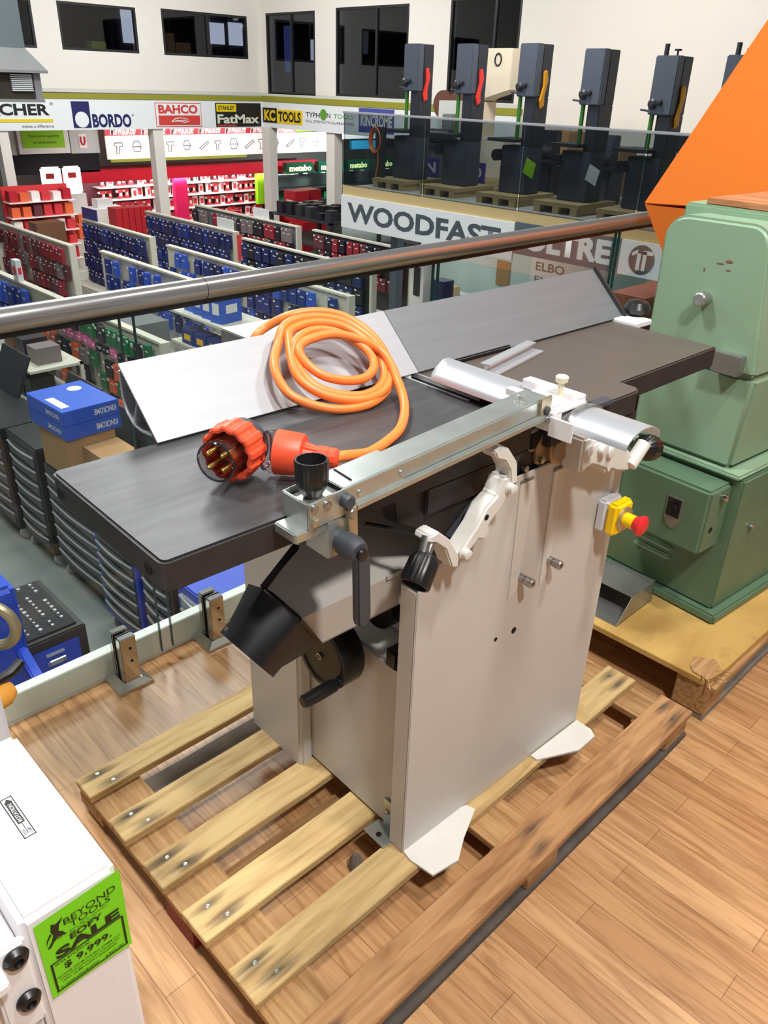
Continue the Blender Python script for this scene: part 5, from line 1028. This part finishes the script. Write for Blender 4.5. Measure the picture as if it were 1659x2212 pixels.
plate(t, 'field', 'brand_black', 12.02, 13.36, 0.43, 0.95); p = plate(t, 'yellow_tab', 'brand_yellow', 12.05, 12.62, 0.76, 0.93, 0.010)
text('STANLEY', 'brand_black', p, (12.10, FY-0.0105, 0.80), (0.47, 0, 0), (0, 0, 0.09), bold=0.03)
text('FatMax', 'pale_text', t, (12.06, FY-0.009, 0.50), (1.24, 0, 0), (0, 0, 0.20), bold=0.03); plate(t, 'underline', 'brand_red', 12.06, 12.6, 0.445, 0.475, 0.010)
FX = WX-0.081
def platx(t, nm, mt, y0, y1, z0, z1, d=0.008): return MB().box(FX-d, FX, y0, y1, z0, z1).build(nm, mt, t, smooth=False)
def gx(s, mt, t, y0, y1, z0, z1, d=0.009, **k): return text(s, mt, t, (FX-d, y0, z0), (0, y1-y0, 0), (0, 0, z1-z0), **k)
t = sgn('brand_sign', 'yellow and black sign just right of the fascia corner', (FX, 17.4, 0.4))
platx(t, 'yellow_field', 'kc_yellow', 16.62, 17.62, 0.53, 0.84); p = platx(t, 'black_field', 'brand_black', 17.62, 18.2, 0.53, 0.86)
gx('KC', 'kc_yellow', p, 18.14, 17.68, 0.57, 0.82, bold=0.05); gx('TOOLS', 'brand_black', t, 17.56, 16.68, 0.57, 0.80, bold=0.04)
t = sgn('brand_sign', 'black and green lettered sign with a green globe on the fascia', (FX, 15.6, 0.4))
gx('TYPH', 'brand_black', t, 16.50, 15.98, 0.72, 0.82, d=0.001, bold=0.01); gx('N', 'brand_black', t, 15.72, 15.60, 0.73, 0.83, d=0.001, bold=0.01); gx('TOOLS', 'brand_green', t, 15.48, 14.80, 0.73, 0.82, d=0.001)
MB().lathe((FX, 15.85, 0.79), (-1, 0, 0), [(0.12, 0), (0.12, 0.004)], 24).build('globe', 'brand_green', t, smooth=False)
gx('FULL STRENGTH GUARANTEED', 'brand_black', t, 16.5, 14.78, 0.605, 0.66, d=0.001)
t = sgn('brand_sign', 'blue sign behind the smoked glass on the fascia', (FX, 14.1, 0.4))
platx(t, 'field', 'king_blue', 13.5, 14.62, 0.50, 0.98); gx('KINCROME', 'pale_text', t, 14.55, 13.55, 0.62, 0.85, bold=0.03)

# ------------------------------------------------------------------ louvred air outlet hanging at the upper left
lo = thing('air_outlet', 'grey sheet metal air outlet with louvres hanging at the upper left', 'air outlet', (3.5, 9.3, 1.19))
pm('duct_grey', (122, 134, 138), 0.5, 0.3); pm('louvre_frame', (142, 142, 142), 0.5); pm('louvre_dark', (58, 50, 42), 0.6)
MB().box(2.9, 3.79, 9.05, 9.75, 1.66, 4.5).build('duct', 'duct_grey', lo, smooth=False)
MB().loft([[(2.9, 9.05, 1.66), (3.79, 9.05, 1.66), (3.79, 9.75, 1.66), (2.9, 9.75, 1.66)], [(2.7, 8.92, 1.47), (3.93, 8.92, 1.47), (3.93, 9.9, 1.47), (2.7, 9.9, 1.47)], [(2.7, 8.92, 1.445), (3.93, 8.92, 1.445), (3.93, 9.9, 1.445), (2.7, 9.9, 1.445)]]).build('flare', 'louvre_frame', lo, smooth=False)
MB().box(2.74, 3.86, 9.0, 9.8, 1.21, 1.445).build('core', 'louvre_dark', lo, smooth=False)
MB().box(2.72, 3.88, 8.97, 9.82, 1.185, 1.21).box(3.80, 3.87, 8.98, 9.02, 1.21, 1.445).box(3.83, 3.885, 9.72, 9.80, 1.21, 1.445).build('outlet_frame', 'louvre_frame', lo, smooth=False)
for i in range(9): MB().box(3.57, 3.78, 8.975, 8.995, 1.285+i*0.017, 1.295+i*0.017).build('louvre', 'ticket', lo, smooth=False)
for i in range(9): MB().box(3.25, 3.44, 8.975, 8.995, 1.285+i*0.017, 1.295+i*0.017).build('louvre', 'ticket', lo, smooth=False)

# ------------------------------------------------------------------ opposite gallery: glass, boards, bandsaws
BX = 9.0
MB().box(BX, BX+0.05, -2.5, 10.17, -0.25, 0.03).build('trim_10', 'crate_wood', kind='structure', smooth=False)
gr = thing('glass_balustrade', 'smoked glass balustrade with flat pale rail along the opposite gallery', 'balustrade', (BX, 7, 0.03))
MB().box(BX-0.03, BX+0.03, -2.5, 10.15, 1.045, 1.075).build('handrail', 'trim_steel', gr, bevel=0.006)
for i in range(6):
    y1 = 10.14-i*1.72; y0 = y1-1.70
    p = MB().box(BX-0.006, BX+0.006, y0+0.006, y1-0.006, 0.03, 1.045).build('glass_pane', 'pane_glass_smoke', gr, smooth=False)
    for y in (y0+0.0052, y1-0.0058): MB().box(BX-0.006, BX+0.006, y-0.0006, y+0.0006, 0.03, 1.045).build('polished_edge', 'glass_edge', p, smooth=False)
pm('slate', (72, 82, 90), 0.5); pm('board_white', (224, 228, 230), 0.5); pm('board_slate', (84, 96, 108), 0.5)
SX = BX-0.03
def bboard(label, y1, y0, z0, z1, mt):
    t = thing('sign_board', label, 'sign', (SX, (y0+y1)/2, z0))
    return t, MB().box(SX, SX+0.029, y0, y1, z0, z1).build('board', mt, t, smooth=False)
t, b = bboard('long white board with dark slate lettering on the gallery edge', 10.17, 6.70, -0.60, -0.117, 'board_white')
text('WOODFAST', 'slate', t, (SX, 10.02, -0.50), (0, -3.10, 0), (0, 0, 0.29), bold=0.035)
t, b = bboard('slate board with big white lettering on the gallery edge', 6.695, 5.10, -0.50, -0.10, 'board_slate')
text('OLTRE', 'board_white', t, (SX, 6.52, -0.43), (0, -1.30, 0), (0, 0, 0.29), bold=0.05)
t, b = bboard('white board with a round slate emblem beside the green machine', 5.095, 4.1, -0.50, -0.10, 'board_white')
e = MB().lathe((SX, 4.80, -0.30), (-1, 0, 0), [(0.17, 0), (0.17, 0.003)], 36).build('emblem', 'slate', t, smooth=False)
MB().box(SX-0.005, SX-0.003, 4.815, 4.86, -0.42, -0.23).box(SX-0.005, SX-0.003, 4.74, 4.785, -0.42, -0.20).box(SX-0.005, SX-0.003, 4.66, 4.785, -0.235, -0.19).prism([(SX-0.005, 4.86, -0.23), (SX-0.005, 4.93, -0.27), (SX-0.005, 4.93, -0.23), (SX-0.005, 4.86, -0.185)], (0.002, 0, 0)).build('emblem_strokes', 'board_white', e, smooth=False)
pm('saw_slate', (74, 82, 96), 0.45); pm('saw_dark', (40, 44, 54), 0.45); pm('saw_red', (228, 58, 50), 0.4); pm('saw_amber', (214, 148, 20), 0.4); pm('saw_green', (56, 116, 46), 0.4); pm('cream', (216, 204, 182), 0.6); pm('purple_board', (74, 62, 150), 0.6)
def bandsaw(label, y, zt, hcol, posts=False, tagc=None):
    t = thing('bandsaw', label, 'bandsaw', (9.85, y+0.15, 0.12), group='slate bandsaws along the gallery')
    x0 = 9.7
    MB().box(x0, x0+0.13, y, y+0.30, zt-0.62, zt).build('upper_cover', 'saw_slate', t, bevel=0.012)
    MB().box(x0+0.13, x0+0.34, y, y+0.30, zt-0.62, zt-0.004).build('upper_frame', 'saw_dark', t, bevel=0.008)
    MB().box(x0+0.04, x0+0.34, y, y+0.17, 0.75, zt-0.62).build('column', 'saw_dark', t, bevel=0.008)
    MB().box(x0, x0+0.34, y, y+0.46, 0.14, 0.75).build('lower_cover', 'saw_slate', t, bevel=0.012)
    MB().box(x0-0.16, x0+0.38, y+0.13, y+0.60, 0.80, 0.84).build('saw_table', 'steel_dark', t, bevel=0.004)
    MB().cyl((x0+0.06, y+0.26, 0.84), (x0+0.06, y+0.26, zt-0.62), 0.028, n=14).build('blade_guard', 'saw_green', t)
    MB().cyl((x0+0.12, y+0.21, 1.0), (x0+0.12, y+0.21, zt-0.60), 0.016, n=12).build('guide_post', 'steel_dark', t)
    MB().lathe((x0, y+0.24, zt-0.50), (-1, 0, 0), [(0.05, 0), (0.055, 0.03), (0.03, 0.05), (0.02, 0.05)], 16).lathe((x0, y+0.15, zt-0.48), (-1, 0, 0), [(0.03, 0), (0.032, 0.04), (0.02, 0.045)], 14).build('adjuster', 'saw_dark', t)
    MB().cyl((x0+0.05, y+0.30, zt-0.58), (x0+0.05, y+0.42, zt-0.57), 0.012, n=10).build('tension_lever', 'steel_dark', t)
    MB().cyl((x0-0.05, y+0.52, 0.62), (x0+0.15, y+0.52, 0.62), 0.075, n=18).build('motor', 'saw_dark', t)
    if hcol: MB().prism([(x0+0.15, y-0.004, zt-0.32), (x0+0.21, y-0.004, zt-0.30), (x0+0.25, y-0.004, zt-0.42), (x0+0.20, y-0.004, zt-0.60), (x0+0.21, y-0.004, zt-0.72), (x0+0.14, y-0.004, zt-0.76), (x0+0.11, y-0.004, zt-0.66), (x0+0.17, y-0.004, zt-0.48)], (0, -0.03, 0)).build('handle_guard', hcol, t, bevel=0.006)
    if tagc: MB().prism([(x0-0.004, y+0.0, 0.62), (x0-0.004, y-0.16, 0.55), (x0-0.004, y-0.12, 0.36), (x0-0.004, y+0.05, 0.43)], (-0.003, 0, 0)).build('price_tag', tagc, t, smooth=False)
    if posts:
        MB().cyl((x0+0.08, y+0.22, zt), (x0+0.08, y+0.22, zt+0.12), 0.028, n=12).build('tension_post', 'saw_dark', t)
        MB().cyl((x0+0.16, y+0.12, zt), (x0+0.16, y+0.12, zt+0.05), 0.012, n=10).cyl((x0+0.16, y+0.12, zt+0.05), (x0+0.16, y+0.12, zt+0.07), 0.04, n=12).build('tension_knob', 'saw_dark', t)
    pt = thing('pallet', 'pale timber pallet under the '+label.split(' on ')[0], 'pallet', (9.8, y+0.25, 0), group='pallets under the bandsaws')
    for yy in (y-0.08, y+0.2, y+0.5): MB().box(9.4, 10.3, yy, yy+0.1, 0.0005, 0.09).build('bearer', 'crate_wood', pt, smooth=False)
    MB().box(9.4, 10.3, y-0.1, y+0.62, 0.09, 0.139).build('deck', 'crate_wood', pt, smooth=False)
    return t
bandsaw('leftmost slate bandsaw with a red handle guard on the gallery', 9.295, 1.99, 'saw_red')
bandsaw('second slate bandsaw from the left with a red handle guard on the gallery', 8.255, 1.98, 'saw_red')
bandsaw('third slate bandsaw with an amber handle guard on the gallery', 7.148, 1.975, 'saw_amber', False, 'lime_sign')
bandsaw('fourth slate bandsaw without a handle guard on the gallery', 6.14, 1.91, None, False, 'ticket')
bandsaw('fifth slate bandsaw with amber guard and two top posts on the gallery', 5.157, 1.835, 'saw_amber', True)
bandsaw('last slate bandsaw half hidden by the orange hood on the gallery', 4.30, 1.84, 'saw_red', True)
cs = thing('bandsaw', 'cream bandsaw with a black emblem between two slate bandsaws', 'bandsaw', (11.0, 8.9, 0))
c1_ = MB().prism([(10.9, 9.12, 1.98), (10.9, 8.50, 1.98), (10.9, 8.50, 1.42), (10.9, 8.95, 1.30), (10.9, 9.12, 1.10)], (0.3, 0, 0)).build('upper_cover', 'cream', cs, bevel=0.01)
MB().prism([(10.9, 9.12, 1.10), (10.9, 8.97, 1.25), (10.9, 8.97, 0.75), (10.9, 9.12, 0.75)], (0.3, 0, 0)).build('column', 'cream', cs)
MB().box(10.9, 11.2, 8.5, 9.12, 0.16, 0.75).build('lower_cover', 'cream', cs, bevel=0.01)
MB().tube([(10.895, 8.76+0.06*math.cos(a), 1.83+0.08*math.sin(a)) for a in [2*math.pi*i/16 for i in range(16)]], 0.012, 6, closed=True).build('emblem', 'brand_black', c1_)
MB().box(10.8, 11.4, 8.4, 9.3, 0.0005, 0.158).build('timber_base', 'crate_wood', cs, smooth=False)
# other stock standing on the gallery behind the glass
hr = thing('hose_coil', 'orange air hose coiled on a reel at the left end of the gallery', 'hose', (9.45, 9.85, 0.5))
MB().box(9.52, 9.58, 9.80, 9.98, 0.10, 0.86).build('stand', 'steel_dark', hr, smooth=False)
for k in range(4): MB().tube([(9.46-0.012*k, 9.90+(0.09+0.012*k)*math.cos(a), 0.68+(0.15+0.01*k)*math.sin(a)) for a in [2*math.pi*i/20 for i in range(20)]], 0.010, 6, closed=True).build('hose_loop', 'cable_orange', hr)
MB().tube([(9.45, 9.85, 0.55), (9.44, 9.83, 0.35), (9.43, 9.88, 0.12)], 0.010, 6).build('hose_tail', 'cable_orange', hr)
for y, s, lb in ((9.72, 'KIN', 'purple lettered board at the left end behind the gallery glass'), (8.75, 'CRO', 'purple lettered board right of the leftmost bandsaw behind the glass')):
    t = thing('sign_board', lb, 'sign', (10.4, y, 0))
    MB().box(10.4, 10.43, y-0.3, y+0.3, 0.0005, 0.42).build('board', 'purple_board', t, smooth=False)
    text(s, 'board_white', t, (10.399, y+0.25, 0.2), (0, -0.5, 0), (0, 0, 0.16), bold=0.03)
def bench_machine(x, y, label, mt, h=0.75, top=None):
    t = thing('bench_machine', label, 'woodworking machine', (x, y, 0))
    MB().box(x-0.2, x+0.2, y-0.25, y+0.25, 0.0005, h*0.62).build('cabinet', mt, t, bevel=0.02)
    MB().box(x-0.28, x+0.28, y-0.36, y+0.36, h*0.62, h*0.68).build('table', 'steel_dark', t, bevel=0.006)
    MB().cyl((x-0.1, y-0.22, h*0.80), (x-0.1, y+0.22, h*0.80), 0.11, n=18).build('motor', top or 'saw_dark', t)
    MB().box(x+0.02, x+0.2, y-0.12, y+0.12, h*0.68, h+0.15).build('headstock', mt, t, bevel=0.015)
bench_machine(11.2, 7.9, 'dark bench machine behind the second and third bandsaws', 'saw_dark')
bench_machine(11.0, 6.75, 'slate bench machine behind the third bandsaw', 'saw_slate')
bench_machine(11.1, 5.75, 'dark bench machine with a pale motor behind the fourth bandsaw', 'saw_dark', 0.8, 'cream')
bench_machine(11.6, 4.9, 'slate bench machine behind the fifth bandsaw', 'saw_slate', 0.8)
bench_machine(10.9, 9.75, 'grey bench machine at the left end of the gallery', 'bin_grey', 0.9)
for i, (x, y, w, h, mt, lb) in enumerate(((11.4, 10.0, 0.4, 1.24, 'wall_grey', 'pale cabinet at the left end of the gallery'), (12.4, 8.45, 0.7, 0.85, 'carton', 'brown crate behind the cream bandsaw'), (12.0, 7.2, 0.5, 0.7, 'carton', 'brown crate behind the third bandsaw'), (12.3, 6.3, 0.5, 0.9, 'wall_grey', 'pale carton behind the fourth bandsaw'), (12.3, 5.35, 0.5, 0.6, 'board_brown', 'orange brown crate behind the fifth bandsaw'))):
    goods('crate', 'crate', lb, x, y, 0.0005, w, w, h, mt)
for y, lb in ((9.0, 'left brown grinding wheel disc behind the glass rail'), (8.7, 'right brown grinding wheel disc behind the glass rail')):
    tag(MB().lathe((12.2, y*1.22, 1.16), (-1, 0, 0), [(0.23, 0), (0.23, 0.05), (0.05, 0.06)], 28).build('abrasive_disc', 'rust_brown', org=(12.2, y*1.22, 1.16)), lb, 'disc')
tag(MB().box(12.2, 12.7, 10.3, 11.6, 0.93, 0.945).box(12.22, 12.26, 10.32, 10.36, 0, 0.93).box(12.62, 12.66, 10.32, 10.36, 0, 0.93).build('side_table', 'wall_grey', smooth=False, org=(12.4, 11, 0)), 'pale table carrying the brown discs behind the glass rail', 'table')
# ------------------------------------------------------------------ room under the gallery
pm('pale_wall', (206, 222, 216), 0.7)  # plain pale wall colour without emission
MB().box(12.0, 12.1, 3.0, 11.2, GZ, -0.25).build('wall_under', 'pale_wall', kind='structure', smooth=False)
MB().box(9.4, 9.55, 9.3, 9.45, GZ, -0.25).build('trim_11', 'board_slate', kind='structure', smooth=False)
ws2 = thing('display_stand', 'white product stand under the gallery beside the grey post', 'display stand', (9.6, 8.9, GZ))
MB().box(9.5, 9.8, 8.78, 9.08, GZ, -1.0).build('tower', 'banner_white', ws2, smooth=False)
MB().box(9.48, 9.50, 8.85, 8.98, -1.55, -1.1).build('picture', 'saw_dark', ws2, smooth=False)
goods('display_stand', 'display stand', 'navy and cream stand right of the white product stand', 9.65, 8.5, GZ, 0.25, 0.25, 1.35, 'pack_navy', band='cream')
tag(MB().box(11.97, 11.999, 8.95, 9.25, -1.75, -1.32).build('notice', 'carton', smooth=False, org=(11.98, 9.1, -1.7)), 'brown notice on the pale wall under the gallery', 'notice')
t = thing('wall_sign', 'grey lettering on the pale wall under the slate board', 'sign', (11.98, 7.7, -1.5))
p = MB().box(11.985, 11.999, 7.2, 8.5, -1.6, -1.15).build('panel', 'banner_white', t, smooth=False)
text('ELBO', 'sketch', p, (11.984, 8.40, -1.36), (0, -0.6, 0), (0, 0, 0.15), bold=0.02); text('ELBO', 'sketch', p, (11.984, 8.40, -1.57), (0, -0.6, 0), (0, 0, 0.12))
dk = thing('desk', 'pale office desk with a blue item under the gallery', 'desk', (11.3, 9.6, GZ))
MB().box(10.9, 11.7, 8.5, 10.2, -2.0, -1.96).build('desk_top', 'ticket', dk, smooth=False)
for (x, y) in ((10.95, 8.55), (11.65, 8.55), (10.95, 10.15), (11.65, 10.15)): MB().box(x-0.025, x+0.025, y-0.025, y+0.025, GZ, -2.0).build('leg', 'steel_dark', dk, smooth=False)
goods('folder', 'folder', 'blue folder on the office desk under the gallery', 11.1, 9.3, -1.9595, 0.2, 0.25, 0.08, 'box_blue')
goods('basket', 'basket', 'tan basket on the office desk under the gallery', 11.3, 9.8, -1.9595, 0.3, 0.3, 0.16, 'crate_wood')
